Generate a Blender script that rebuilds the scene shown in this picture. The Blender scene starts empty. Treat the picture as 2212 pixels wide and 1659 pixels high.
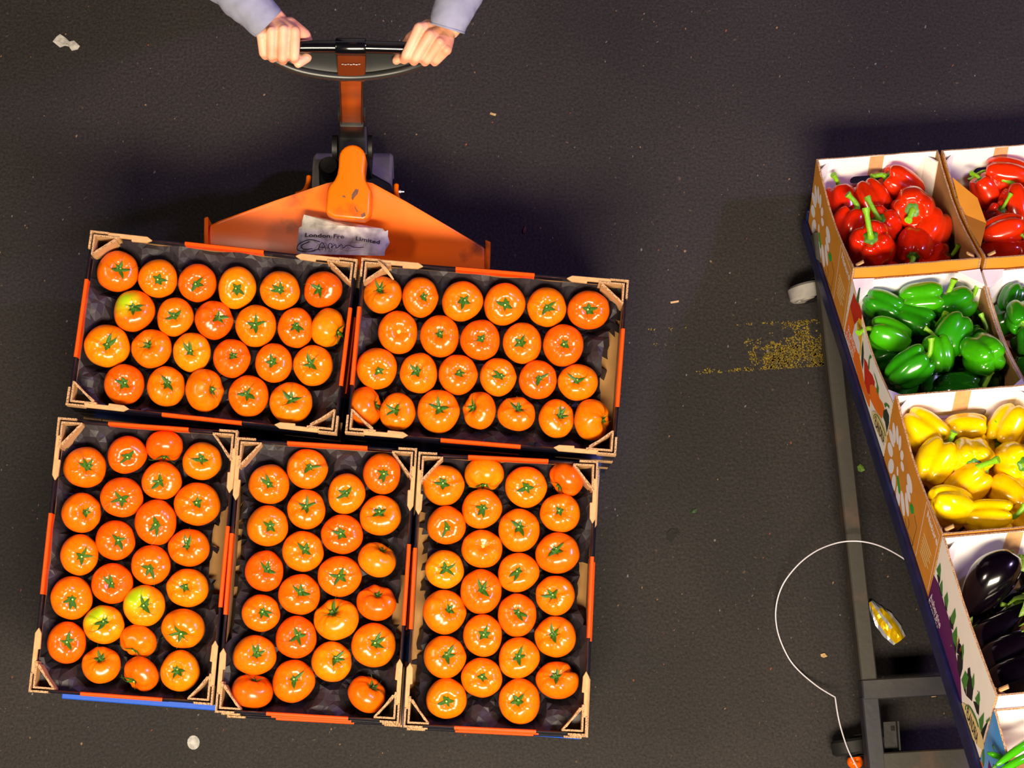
import bpy, bmesh, math, random
from mathutils import Vector, Matrix, noise
random.seed(11)
S = bpy.context.scene
COL = S.collection
PI = math.pi
# ---------------------------------------------------------------- camera
FPX, CX, CY, NX, NY, H = 4522.0, 1106.0, 829.5, 1009.4, 1554.1, 5.0914
_d = Vector((NX - CX, -(NY - CY), -FPX)).normalized()      # straight down, in camera axes
_up = -_d
_x = Vector((1, 0, 0)); _x = (_x - _up * _x.dot(_up)).normalized(); _y = _up.cross(_x)
RW = Matrix((_x, _y, _up))                                  # world = RW @ camera vector
cam = bpy.data.cameras.new('camera'); cam_o = bpy.data.objects.new('camera', cam); COL.objects.link(cam_o)
cam.sensor_width = 36; cam.lens = FPX / 2212 * 36; cam.clip_end = 60
cam_o.matrix_world = Matrix.Translation((0, 0, H)) @ RW.to_4x4()
S.camera = cam_o
CAM = Vector((0, 0, H))
def ray(px, py): return (RW @ Vector((px - CX, CY - py, -FPX))).normalized()
def at(px, py, z):
    d = ray(px, py); t = (z - H) / d.z
    return CAM + d * t
def on_plane(px, py, o, n):
    d = ray(px, py); t = (o - CAM).dot(n) / d.dot(n)
    return CAM + d * t
def view_axes(p):
    v = (CAM - p).normalized(); r = RW @ Vector((1, 0, 0)); r = (r - v * r.dot(v)).normalized()
    return r, v.cross(r), v                                 # right, up, towards the viewer
# ---------------------------------------------------------------- light
S.view_settings.view_transform = 'Standard'; S.view_settings.look = 'None'
S.view_settings.gamma = 1; S.view_settings.use_curve_mapping = False
S.view_settings.exposure = -0.15
w = bpy.data.worlds.new('hall'); S.world = w; w.use_nodes = True
w.node_tree.nodes['Background'].inputs[0].default_value = (0.34, 0.28, 0.5, 1)
w.node_tree.nodes['Background'].inputs[1].default_value = 0.012
def area(name, direction, dist, target, sx, sy, energy, color, spread=PI):
    l = bpy.data.lights.new(name, 'AREA'); l.shape = 'RECTANGLE'; l.size = sx; l.size_y = sy
    l.energy = energy; l.color = color; l.spread = spread
    o = bpy.data.objects.new(name, l); COL.objects.link(o)
    d = Vector(direction).normalized(); o.location = Vector(target) + d * dist
    o.rotation_euler = (-d).to_track_quat('-Z', 'Y').to_euler()
    return o
area('warm_hall_lamp', (0.05, -0.50, 1), 5.1, (0.1, 0.4, 0.3), 2.6, 1.0, 590, (1.0, 0.85, 0.62))
area('violet_hall_lamp', (0.84, 0.24, 1), 9.0, (0.8, 1.0, 0.3), 0.6, 0.6, 480, (0.60, 0.42, 1.0))
area('second_warm_lamp', (-0.85, -0.05, 1), 7.0, (0.2, 0.5, 0.3), 1.2, 0.8, 120, (1.0, 0.82, 0.66))
# ---------------------------------------------------------------- helpers
def c(r, g, b):                                             # sRGB 0-255 to linear
    return tuple(((v / 255) / 12.92 if v / 255 <= 0.04045 else ((v / 255 + 0.055) / 1.055) ** 2.4) for v in (r, g, b)) + (1,)
def mat(name, col, rough=0.5, metal=0.0, var=0.0, scale=30.0, bump=0.0, bscale=60.0, spec=0.5, coat=0.0, sss=0.0, col2=None, objcol=False, detail=4, thr=None, crough=0.1):
    m = bpy.data.materials.new(name); m.use_nodes = True
    nt = m.node_tree; N = nt.nodes; L = nt.links; b = N['Principled BSDF']
    b.inputs['Base Color'].default_value = col; b.inputs['Roughness'].default_value = rough; b.inputs['Metallic'].default_value = metal
    b.inputs['Specular IOR Level'].default_value = spec; b.inputs['Coat Weight'].default_value = coat; b.inputs['Coat Roughness'].default_value = crough
    if sss: b.inputs['Subsurface Weight'].default_value = sss; b.inputs['Subsurface Scale'].default_value = 0.01; b.inputs['Subsurface Radius'].default_value = (1, .4, .1)
    tc = N.new('ShaderNodeTexCoord')
    base = None
    if objcol:
        oi = N.new('ShaderNodeObjectInfo'); base = oi.outputs['Color']; L.new(base, b.inputs['Base Color'])
    if var or col2:
        n = N.new('ShaderNodeTexNoise'); n.inputs['Scale'].default_value = scale; n.inputs['Detail'].default_value = detail
        L.new(tc.outputs['Object'], n.inputs['Vector'])
        mx = N.new('ShaderNodeMix'); mx.data_type = 'RGBA'
        r = N.new('ShaderNodeMapRange'); lo, hi = thr or (0.35, 0.65)
        r.inputs['From Min'].default_value = lo; r.inputs['From Max'].default_value = hi
        L.new(n.outputs['Fac'], r.inputs['Value']); L.new(r.outputs['Result'], mx.inputs['Factor'])
        if base: 
            L.new(base, mx.inputs['A'])
            h = N.new('ShaderNodeMix'); h.data_type = 'RGBA'; h.blend_type = 'MULTIPLY'; h.inputs['Factor'].default_value = 1
            L.new(base, h.inputs['A']); h.inputs['B'].default_value = col2 or (1 - var, 1 - var, 1 - var, 1); L.new(h.outputs['Result'], mx.inputs['B'])
        else:
            mx.inputs['A'].default_value = col
            mx.inputs['B'].default_value = col2 or tuple(v * (1 - var) for v in col[:3]) + (1,)
        L.new(mx.outputs['Result'], b.inputs['Base Color'])
    if bump:
        n2 = N.new('ShaderNodeTexNoise'); n2.inputs['Scale'].default_value = bscale; n2.inputs['Detail'].default_value = 6
        L.new(tc.outputs['Object'], n2.inputs['Vector'])
        bp = N.new('ShaderNodeBump'); bp.inputs['Strength'].default_value = bump; bp.inputs['Distance'].default_value = 0.002
        L.new(n2.outputs['Fac'], bp.inputs['Height']); L.new(bp.outputs['Normal'], b.inputs['Normal'])
    return m
def mesh_obj(name, bm, mats, parent=None, smooth=False, auto=None):
    me = bpy.data.meshes.new(name)
    bm.normal_update(); bm.to_mesh(me); bm.free()
    for m in (mats if isinstance(mats, (list, tuple)) else [mats]): me.materials.append(m)
    if smooth or auto:
        me.shade_smooth()
        if auto: me.set_sharp_from_angle(angle=math.radians(auto))
    return link(name, me, parent)
def link(name, me, parent=None):
    o = bpy.data.objects.new(name, me); COL.objects.link(o)
    if parent: o.parent = parent
    return o
def empty(name, M=None):
    o = bpy.data.objects.new(name, None); COL.objects.link(o); o.empty_display_size = 0.05
    if M is not None: o.matrix_world = M
    return o
def tag(o, label=None, cat=None, group=None, kind=None):
    for k, v in (('label', label), ('category', cat), ('group', group), ('kind', kind)):
        if v: o[k] = v
    return o
def add_hull(bm, pts, faces, mi=0):
    vs = [bm.verts.new(p) for p in pts]
    for f in faces:
        fc = bm.faces.new([vs[i] for i in f]); fc.material_index = mi
BOXF = [(0, 3, 2, 1), (4, 5, 6, 7), (0, 1, 5, 4), (1, 2, 6, 5), (2, 3, 7, 6), (3, 0, 4, 7)]
def add_box(bm, a, b, M=None, mi=0):
    x0, y0, z0 = a; x1, y1, z1 = b
    P = [Vector(p) for p in ((x0, y0, z0), (x1, y0, z0), (x1, y1, z0), (x0, y1, z0), (x0, y0, z1), (x1, y0, z1), (x1, y1, z1), (x0, y1, z1))]
    if M is not None: P = [M @ p for p in P]
    add_hull(bm, P, BOXF, mi)
def add_prism(bm, poly, z0, z1, mi=0, M=None, poly2=None):
    n = len(poly); q = poly2 or poly
    P = [Vector((p[0], p[1], z0)) for p in poly] + [Vector((p[0], p[1], z1)) for p in q]
    if M is not None: P = [M @ p for p in P]
    add_hull(bm, P, [tuple(range(n - 1, -1, -1)), tuple(range(n, 2 * n))] + [(i, (i + 1) % n, n + (i + 1) % n, n + i) for i in range(n)], mi)
def add_tube(bm, pts, rad, n=10, mi=0, cap=True, flat=1.0, upv=None):
    pts = [Vector(p) for p in pts]; rad = rad if isinstance(rad, (list, tuple)) else [rad] * len(pts)
    ref = Vector(upv) if upv else None; rings = []
    t0 = (pts[1] - pts[0]).normalized()
    u = (ref if ref else (Vector((0, 0, 1)) if abs(t0.z) < .9 else Vector((1, 0, 0))))
    for i, p in enumerate(pts):
        t = (pts[min(i + 1, len(pts) - 1)] - pts[max(i - 1, 0)]).normalized()
        u = ((ref if ref else u) - t * (ref if ref else u).dot(t)).normalized(); v = t.cross(u)
        rings.append([bm.verts.new(p + (u * math.cos(2 * PI * k / n) * flat + v * math.sin(2 * PI * k / n)) * rad[i]) for k in range(n)])
    for a, b in zip(rings, rings[1:]):
        for k in range(n):
            f = bm.faces.new((a[k], a[(k + 1) % n], b[(k + 1) % n], b[k])); f.material_index = mi
    if cap:
        f = bm.faces.new(list(reversed(rings[0]))); f.material_index = mi
        f = bm.faces.new(rings[-1]); f.material_index = mi
    return rings
def bevel(bm, w, seg=2, ang=35):
    bm.normal_update()
    es = [e for e in bm.edges if len(e.link_faces) == 2 and e.calc_face_angle(0) > math.radians(ang)]
    bmesh.ops.bevel(bm, geom=es, offset=w, segments=seg, affect='EDGES', profile=.5)
def BM(): return bmesh.new()
def smoothpath(pts, n=6):
    pts = [Vector(p) for p in pts]; out = []
    P = [pts[0]] + pts + [pts[-1]]
    for i in range(1, len(P) - 2):
        for k in range(n):
            t = k / n; a, b, cc, d = P[i - 1], P[i], P[i + 1], P[i + 2]
            out.append(.5 * ((2 * b) + (cc - a) * t + (2 * a - 5 * b + 4 * cc - d) * t * t + (3 * b - a - 3 * cc + d) * t ** 3))
    out.append(pts[-1]); return out
def text_mesh(s, size, bold=0.0):
    cu = bpy.data.curves.new('txt', 'FONT'); cu.body = s; cu.size = size; cu.offset = bold; cu.resolution_u = 3; cu.space_character = 1.05
    o = bpy.data.objects.new('txt', cu); COL.objects.link(o)
    dg = bpy.context.evaluated_depsgraph_get(); me = bpy.data.meshes.new_from_object(o.evaluated_get(dg))
    bpy.data.objects.remove(o); bpy.data.curves.remove(cu)
    return me
def add_text(bm, s, size, fn, mi=0, bold=0.0):
    me = text_mesh(s, size, bold)
    vs = [bm.verts.new(fn(v.co.x, v.co.y)) for v in me.vertices]
    for p in me.polygons:
        try: f = bm.faces.new([vs[i] for i in p.vertices]); f.material_index = mi
        except ValueError: pass
    bpy.data.meshes.remove(me)
def copy_obj(src, name=None):
    o = src.copy(); COL.objects.link(o); return o
# ---------------------------------------------------------------- materials
M_kraft = mat('kraft_card', c(205, 158, 105), .8, var=.18, scale=60, bump=.15, bscale=300)
M_kraft_edge = mat('corrugated_edge', c(192, 152, 108), .85, col2=c(112, 80, 52), scale=520, thr=(.48, .62), detail=1)
M_kraft_in = mat('kraft_inside', c(170, 125, 72), .8, var=.15, scale=25, bump=.1)
M_kraft_out = mat('printed_kraft', c(214, 142, 44), .5, var=.12, scale=14, spec=.4)
M_tray_black = mat('black_print_card', c(20, 18, 30), .25, var=.3, scale=40, spec=.6)
M_tray_orange = mat('orange_print_card', c(255, 82, 8), .3, var=.06, scale=30, spec=.6)
M_white = mat('white_card', c(244, 240, 236), .55, var=.03, scale=18, bump=.05)
M_white_print = mat('white_printed_card', c(232, 222, 228), .45, var=.03, scale=18)
M_paper = mat('black_tissue', c(44, 39, 46), .55, var=.3, scale=25, bump=.3, bscale=90, spec=.5)
M_blue = mat('blue_pallet_paint', c(25, 85, 205), .55, col2=c(150, 170, 190), scale=22, thr=(.63, .68), bump=.3)
M_orange = mat('orange_enamel', c(250, 112, 0), .33, spec=.5, col2=c(92, 46, 22), scale=11, detail=8, thr=(.58, .76), bump=.06, bscale=20)
M_arm_orange = mat('dirty_orange_enamel', c(168, 72, 0), .35, spec=.4, col2=c(110, 46, 4), scale=7)
M_orange_chip = mat('chipped_primer', c(120, 78, 60), .6, var=.4, scale=120)
M_black_steel = mat('black_greasy_steel', c(13, 12, 12), .55, var=.5, scale=30, bump=.3, spec=.5)
M_black_plastic = mat('black_gloss_plastic', c(9, 9, 13), .16, spec=.6, coat=.5)
M_black_satin = mat('black_satin_plastic', c(34, 36, 36), .38, spec=.6)
M_rubber = mat('black_rubber', c(14, 13, 13), .7)
M_nylon = mat('grey_nylon', c(150, 145, 142), .55, var=.3, scale=30)
M_frame = mat('worn_grey_steel', c(50, 46, 41), .6, col2=c(92, 62, 44), scale=7, thr=(.55, .75), bump=.3)
M_frame_dark = mat('dark_blue_steel', c(32, 32, 42), .5, col2=c(60, 54, 50), scale=5, thr=(.45, .7), bump=.2)
M_navy = mat('navy_painted_steel', c(24, 28, 74), .4, var=.4, scale=25, bump=.2)
M_skin = mat('skin', c(236, 176, 146), .5, var=.1, scale=14, sss=.12, col2=c(222, 150, 118), bump=.15, bscale=120, spec=.35)
M_sleeve = mat('grey_fleece', c(142, 145, 168), .9, var=.22, scale=22, bump=.5, bscale=40, spec=.15)
M_trouser = mat('dark_denim', c(36, 38, 52), .9, var=.2, scale=30)
M_shoe = mat('dark_leather', c(30, 26, 24), .5)
M_hair = mat('dark_hair', c(38, 26, 18), .6, bump=.5)
M_leafgreen = mat('calyx_green', c(70, 118, 26), .5, col2=c(40, 82, 16), scale=60, spec=.4)
M_stemcut = mat('pale_stem', c(170, 196, 96), .5, var=.15, scale=80)
M_pstem = mat('pepper_stem_green', c(140, 200, 24), .4, col2=c(100, 165, 18), scale=30)
M_pcap = mat('pepper_cap_green', c(40, 100, 22), .42, col2=c(80, 140, 30), scale=60)
M_petal = mat('white_print', c(236, 232, 240), .5)
M_black_ink = mat('black_ink', c(22, 18, 24), .6)
M_violet_ink = mat('purple_print', c(92, 28, 92), .45, var=.05, scale=20)
M_red_ink = mat('red_print', c(206, 44, 10), .45, var=.1, scale=20)
M_orange_ink = mat('orange_print', c(244, 120, 16), .45, var=.1, scale=20)
M_yellow_ink = mat('yellow_print', c(240, 190, 10), .45, var=.05, scale=20)
M_green_ink = mat('green_print', c(70, 130, 52), .45, var=.1, scale=20)
M_bright_ink = mat('bright_green_print', c(20, 168, 60), .45)
M_dkgreen_ink = mat('dark_green_print', c(44, 62, 44), .45, var=.1, scale=20)
M_cream_ink = mat('cream_print', c(232, 208, 148), .45)
M_blue_ink = mat('sky_blue_print', c(70, 150, 226), .45, col2=c(120, 160, 226), scale=9)
M_hole = mat('hole_shadow', c(6, 5, 6), .9)
M_aub = mat('aubergine_skin', c(7, 3, 9), .16, spec=.6, coat=.6, var=.3, scale=6)
M_chili = mat('chili_skin', c(60, 160, 10), .18, coat=.6, var=.1, scale=20)
M_strap = mat('white_strapping', c(214, 208, 222), .3, spec=.6)
M_gold = mat('gold_foil', c(255, 205, 10), .32, metal=.45)
M_silver = mat('silver_foil', c(205, 205, 218), .32, metal=.5)
M_straw = mat('straw', c(196, 160, 110), .8, var=.2)
M_tanbit = mat('tan_grit', c(128, 98, 74), .9)
M_greybit = mat('grey_grit', c(104, 98, 104), .9)
M_pinkbit = mat('rust_grit', c(120, 62, 44), .9)
M_mud = mat('dark_residue', c(12, 10, 10), .8)
M_yellowpaint = mat('worn_yellow_paint', c(150, 124, 6), .7, var=.5, scale=90)
M_litter = mat('litter_paper', c(190, 186, 184), .7, var=.45, scale=60)
M_label = mat('grubby_label', c(196, 190, 186), .35, col2=c(96, 86, 88), scale=30, thr=(.42, .72), bump=.4, bscale=40)
def fruit_mat(name, coat=.5, rough=.22, mottle=None, scale=5, thr=(.45, .7), sss=.08):
    return mat(name, (1, .3, .01, 1), rough, objcol=True, col2=mottle or (.92, 1.25, 1, 1), scale=scale, thr=thr, coat=coat, sss=sss, spec=.5)
M_tomato = fruit_mat('tomato_skin', coat=.0, rough=.235, sss=.03)
M_pepper = fruit_mat('pepper_skin', coat=.55, rough=.2, mottle=(.88, .9, .85, 1), sss=0.0)
def green_shoulder():                                       # a tomato ripening on one side: object-space patch
    m = M_tomato.copy(); m.name = 'half_ripe_tomato_skin'; nt = m.node_tree; N = nt.nodes; L = nt.links; b = N['Principled BSDF']
    src = b.inputs['Base Color'].links[0].from_socket
    tc = N.new('ShaderNodeTexCoord'); ds = N.new('ShaderNodeVectorMath'); ds.operation = 'DISTANCE'; ds.inputs[1].default_value = (-.5, .45, .75)
    L.new(tc.outputs['Object'], ds.inputs[0])
    r = N.new('ShaderNodeMapRange'); r.inputs['From Min'].default_value = .25; r.inputs['From Max'].default_value = 1.0; r.inputs['To Min'].default_value = 1; r.inputs['To Max'].default_value = 0
    L.new(ds.outputs['Value'], r.inputs['Value'])
    mx = N.new('ShaderNodeMix'); mx.data_type = 'RGBA'; mx.inputs['B'].default_value = c(168, 196, 20)
    L.new(r.outputs['Result'], mx.inputs['Factor']); L.new(src, mx.inputs['A']); L.new(mx.outputs['Result'], b.inputs['Base Color'])
    return m
M_tomato_green = green_shoulder()
def floor_mat():
    m = bpy.data.materials.new('dark_asphalt'); m.use_nodes = True; nt = m.node_tree; N = nt.nodes; L = nt.links; b = N['Principled BSDF']
    tc = N.new('ShaderNodeTexCoord')
    def nz(s, d=4):
        n = N.new('ShaderNodeTexNoise'); n.inputs['Scale'].default_value = s; n.inputs['Detail'].default_value = d; L.new(tc.outputs['Object'], n.inputs['Vector']); return n.outputs['Fac']
    def ramp(src, a, b_, ca, cb):
        r = N.new('ShaderNodeValToRGB'); r.color_ramp.elements[0].position = a; r.color_ramp.elements[1].position = b_
        r.color_ramp.elements[0].color = ca; r.color_ramp.elements[1].color = cb; L.new(src, r.inputs['Fac']); return r.outputs['Color']
    big = ramp(nz(2.2, 6), .3, .75, c(35, 31, 32), c(52, 45, 46))
    fine = ramp(nz(160, 3), .35, .7, c(120, 120, 120), c(255, 255, 255))
    mx = N.new('ShaderNodeMix'); mx.data_type = 'RGBA'; mx.blend_type = 'MULTIPLY'; mx.inputs['Factor'].default_value = .8
    L.new(big, mx.inputs['A']); L.new(fine, mx.inputs['B'])
    sp = ramp(nz(75, 2), .70, .76, (0, 0, 0, 1), (1, 1, 1, 1))
    m2 = N.new('ShaderNodeMix'); m2.data_type = 'RGBA'; L.new(sp, m2.inputs['Factor']); L.new(mx.outputs['Result'], m2.inputs['A']); m2.inputs['B'].default_value = c(74, 60, 52)
    L.new(m2.outputs['Result'], b.inputs['Base Color']); b.inputs['Roughness'].default_value = .72; b.inputs['Specular IOR Level'].default_value = .35
    bp = N.new('ShaderNodeBump'); bp.inputs['Strength'].default_value = .5; bp.inputs['Distance'].default_value = .003
    L.new(nz(120, 5), bp.inputs['Height']); L.new(bp.outputs['Normal'], b.inputs['Normal'])
    return m
# ---------------------------------------------------------------- floor
bm = BM()
add_box(bm, (-9, -9, -.05), (9, 9, 0))
floor = tag(mesh_obj('floor', bm, floor_mat()), 'dark worn asphalt floor with grit and a faded yellow line', 'floor', kind='structure')
def flake(bm, p, r, ang, asp=1.0, h=.0008, mi=0, n=5):
    ca, sa = math.cos(ang), math.sin(ang); poly = []
    for k in range(n):
        a = 2 * PI * k / n + random.uniform(-.3, .3); q = r * random.uniform(.6, 1.15); x, y = q * math.cos(a), q * math.sin(a) * asp
        poly.append((p[0] + ca * x - sa * y, p[1] + sa * x + ca * y))
    add_prism(bm, poly, .0001, h, mi)
# yellow line: thousands of paint flakes left on the asphalt, dense along the two edges
bm = BM()
A, B, C_, D = at(1370, 712, 0), at(1850, 686, 0), at(1400, 815, 0), at(1850, 786, 0)
cnt = 0
while cnt < 6500:
    s, t = random.random(), random.random()
    p = (A.lerp(B, s)).lerp(C_.lerp(D, s), t)
    dens = min(1, max(0, (s - .02) * 1.5)) ** 1.3
    edge = math.exp(-(min(t, 1 - t) / .08) ** 2)
    nv = noise.noise(Vector((p.x * 14, p.y * 14, 2))) + .6 * noise.noise(Vector((p.x * 45, p.y * 45, 5)))
    k = 1.15 * s ** 1.1 + edge * .38 + nv * 1.0 - .62 - (.35 if (s < .22 and t > .45) else 0)
    cnt += .25
    if random.random() > max(0, k) * 1.15: continue
    cnt += .75
    flake(bm, p, random.uniform(.0009, .0032), random.uniform(0, PI), random.uniform(.4, 1), .0006)
paint = tag(mesh_obj('painted_line', bm, M_yellowpaint, floor), kind='stuff')
# scattered grit
bm = BM()
for i in range(900):
    p = at(random.uniform(-60, 2270), random.uniform(-60, 1720), 0)
    flake(bm, p, random.choice((.0012, .0016, .002, .0026, .004)) * random.uniform(.7, 1.2), random.uniform(.6, 1.7), random.uniform(.3, .8), random.uniform(.0006, .002), random.choice((0, 0, 0, 1, 1, 2)))
tag(mesh_obj('floor_grit', bm, [M_tanbit, M_greybit, M_pinkbit]), 'tiny tan and grey grit scattered over the asphalt', 'grit', kind='stuff')
def litter(name, label, catg, polypx, m, h=.002, crump=.0):
    bm = BM(); P = [at(x, y, 0) for x, y in polypx]; ce = sum(P, Vector()) / len(P)
    vs = [bm.verts.new((p.x, p.y, .0004)) for p in P]; ts = [bm.verts.new((p.x, p.y, h * random.uniform(.6, 1.4))) for p in P]
    mids = [bm.verts.new(((p.x + ce.x) / 2, (p.y + ce.y) / 2, h * random.uniform(.8, 1.6) + crump * random.random())) for p in P]
    cv = bm.verts.new((ce.x, ce.y, h * 1.2)); n = len(P)
    for i in range(n):
        j = (i + 1) % n
        bm.faces.new((vs[i], vs[j], ts[j], ts[i])); bm.faces.new((ts[i], ts[j], mids[j], mids[i])); bm.faces.new((mids[i], mids[j], cv))
    bm.faces.new(list(reversed(vs)))
    return tag(mesh_obj(name, bm, m), label, catg)
litter('paper_scrap', 'trodden pale paper scrap on the asphalt near the top left corner', 'litter', [(114, 90), (122, 80), (130, 74), (142, 82), (150, 90), (160, 88), (173, 100), (168, 107), (155, 110), (150, 101), (140, 99), (130, 103)], M_litter, .002, .002)
litter('round_sticker', 'scuffed round white sticker on the floor below the pallet', 'litter', [(418 + 13.5 * math.cos(a * PI / 7), 1604 + 15.5 * math.sin(a * PI / 7)) for a in range(14)][::-1], M_litter, .0008)
litter('straw_chip', 'short tan straw chip on the floor right of the handle', 'litter', [(1060, 243), (1072, 246), (1070, 251), (1058, 247)], M_straw, .002)
litter('straw_chip', 'pale sliver on the floor right of the upper right tray', 'litter', [(1448, 652), (1466, 649), (1466, 653), (1449, 656)], M_straw, .002)
litter('wood_chip', 'small cream chip on the floor inside the white strap loop', 'litter', [(1772, 1413), (1781, 1411), (1787, 1418), (1779, 1421), (1773, 1418)], M_straw, .004)
litter('oil_blob', 'dark sticky blob on the floor right of the lower right tray', 'stain', [(1440, 1152), (1450, 1142), (1464, 1143), (1468, 1151), (1458, 1160), (1452, 1170), (1440, 1166)], M_mud, .002)
litter('green_leaf', 'tiny green leaf on the floor under the display cart', 'leaf', [(1851, 1008), (1858, 1002), (1865, 1008), (1868, 1016), (1860, 1020), (1853, 1017)], mat('litter_leaf', c(96, 130, 40), .6), .003)
litter('green_leaf', 'dark green leaf speck beside the oily blob', 'leaf', [(1490, 1106), (1498, 1100), (1507, 1098), (1503, 1108), (1493, 1111)], mat('dark_leaf', c(36, 58, 30), .6), .003)
litter('petal', 'dark red petal on the floor above the upper right tray', 'litter', [(1130, 496), (1134, 488), (1136, 494), (1134, 505), (1130, 504)], mat('dark_petal', c(90, 14, 26), .6), .003)
# ---------------------------------------------------------------- pallet
PZ = .2081
pa = -.0779
MP = Matrix.Translation((-.9343, .0483, 0)) @ Matrix.Rotation(pa, 4, 'Z')
pal = tag(empty('pallet', MP), 'scuffed blue wooden pallet under the tomato tray stacks', 'pallet')
for i in range(7):                                          # boards run along x, pallet spans 1.2 x 1.0
    y0 = i * .1475 + random.uniform(-.003, .003)
    bm = BM(); add_box(bm, (random.uniform(0, .004), y0, PZ - .022), (1.2 - random.uniform(0, .004), y0 + .112, PZ)); bevel(bm, .002, 1)
    mesh_obj('deck_board', bm, M_blue, pal)
for x0 in (0, .55, 1.1):
    bm = BM(); add_box(bm, (x0, 0, PZ - .044), (x0 + .1, .997, PZ - .022)); mesh_obj('stringer_board', bm, M_blue, pal)
    for y0 in (0, .43, .857):
        bm = BM(); add_box(bm, (x0, y0, .0845 - .0), (x0 + .1, y0 + .14, PZ - .044)); bevel(bm, .002, 1); mesh_obj('block', bm, M_blue, pal)
    bm = BM(); add_box(bm, (x0, 0, .0625), (x0 + .1, .997, .0845)); mesh_obj('bottom_board', bm, M_blue, pal)
# ---------------------------------------------------------------- tomato trays
ZT = .5449; TH = .1122
CR = [(-.5635, .8434, -.1061, 'U'), (.0429, .7911, -.0808, 'U'), (-.721, .341, -.0716, 'L'), (-.3259, .3001, -.0596, 'L'), (.0739, .2713, -.048, 'L')]
CNAME = ['upper left tray', 'upper right tray', 'lower left tray', 'lower middle tray', 'lower right tray']
WALL_T = .0065
def tray_meshes():
    out = []
    L2, W2 = .2965, .1960                                   # half sizes
    bm = BM(); add_box(bm, (-L2 + .001, -W2 + .001, 0), (L2 - .001, W2 - .001, .005)); out.append(('base', bm, [M_kraft_in]))
    hh = .104
    def wall(len2, y, sgn, swap, ori):
        bm = BM(); xs = [-len2, -.088, .088, len2]
        prof = [(0, 0), (0, hh - .018), (0, hh - .003), (.002, hh), (WALL_T - .002, hh), (WALL_T, hh - .003), (WALL_T, hh - .03), (WALL_T, 0)]   # outside to inside
        for k in range(3):
            a, b = xs[k], xs[k + 1]; e = .0012 if k == 1 else 0
            P = []
            for x in (a, b):
                for (d, z) in prof:
                    dd = d - e if d < .003 else d + e * .5
                    q = (x, sgn * (y - dd), z + (e if z > .05 else 0))
                    P.append(q if not swap else (q[1], q[0], q[2]))
            n = len(prof); F = []
            vs = [bm.verts.new(p) for p in P]
            for i in range(n - 1):
                f = bm.faces.new((vs[i], vs[i + 1], vs[n + i + 1], vs[n + i])); f.material_index = 2 if i == 6 else (1 if k == 1 and i > 0 else 0)
            f = bm.faces.new((vs[n - 1], vs[0], vs[n], vs[2 * n - 1])); f.material_index = 2
            f = bm.faces.new(vs[:n])
            f = bm.faces.new(vs[n:])
        bmesh.ops.recalc_face_normals(bm, faces=bm.faces[:])
        out.append(('wall', bm, [M_tray_black, M_tray_orange, M_kraft_in]))
    wall(L2, W2, 1, False, 0); wall(L2, W2, -1, False, 0)
    wall(W2 - WALL_T - .0006, L2, 1, True, 0); wall(W2 - WALL_T - .0006, L2, -1, True, 0)
    t = .0042
    for sx in (-1, 1):
        for sy in (-1, 1):
            X = L2 - WALL_T - .0008; Y = W2 - WALL_T - .0008; top = TH + .001
            def pt(x, y): return (sx * x, sy * y)
            bm = BM(); a, b = .058, .046
            def strip(p, q, z1=top, tt=t, z0=.006):
                p, q = Vector(p), Vector(q); d = (q - p).normalized(); nn = Vector((-d.y, d.x)) * tt
                add_prism(bm, [tuple(p), tuple(q), tuple(q + nn), tuple(p + nn)], z0, z1)
            strip((X, Y), (X - a, Y), top)
            strip((X - t, Y - t), (X - t, Y - b), top)      # mirrored below through the transform
            strip((X - a, Y - t * .2), (X - t, Y - b), top - .001)
            strip((X - a + .006, Y - t * 2.2), (X - t * 2.4, Y - b + .008), top - .0015, .003)
            # outer kraft skins rising above the printed rim at the corner
            add_box(bm, (L2 - .040, W2 - .0035, hh - .02), (L2 + .0015, W2 + .0008, top))
            add_box(bm, (L2 - .0035, W2 - .040, hh - .02), (L2 + .0012, W2 - .0035, top - .001))
            for v in bm.verts: v.co.x *= sx; v.co.y *= sy
            bmesh.ops.recalc_face_normals(bm, faces=bm.faces[:])
            bm.normal_update()
            for f in bm.faces: f.material_index = 1 if f.normal.z > .7 else 0
            out.append(('corner_post', bm, [M_kraft, M_kraft_edge]))
            bm = BM()                                        # long pointed flap folded over the long wall
            x0, x1 = L2 - .038, L2 - .125
            add_prism(bm, [(x0, W2 + .001), (x1 - .0, W2 + .001), (x1 - .012, W2 - .006), (x1, W2 - .0125), (x1 + .034, W2 - .0135), (x1 + .034, W2 - .0085), (x0, W2 - .0085)], hh - .0035, top - .0025)
            for v in bm.verts: v.co.x *= sx; v.co.y *= sy
            bmesh.ops.recalc_face_normals(bm, faces=bm.faces[:]); bevel(bm, .0012, 1)
            out.append(('corner_flap', bm, [M_kraft]))
    return out
tray_src = None
def make_tray(M, label, group):
    global tray_src
    root = tag(empty('tomato_tray', M), label, 'tray', group)
    if tray_src is None:
        tray_src = [mesh_obj(n, bm, ms, root) for n, bm, ms in tray_meshes()]
    else:
        for s in tray_src: o = copy_obj(s); o.parent = root
    return root
TRM = []
for k, (x, y, a, o) in enumerate(CR):
    rz = a + (0 if o == 'U' else PI / 2)
    TRM.append(Matrix.Translation((x, y, ZT - TH)) @ Matrix.Rotation(rz, 4, 'Z'))
    make_tray(TRM[k], 'black and orange cardboard tomato tray with kraft corners, the ' + CNAME[k] + ' on top', 'open tomato trays on the pallet')
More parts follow.
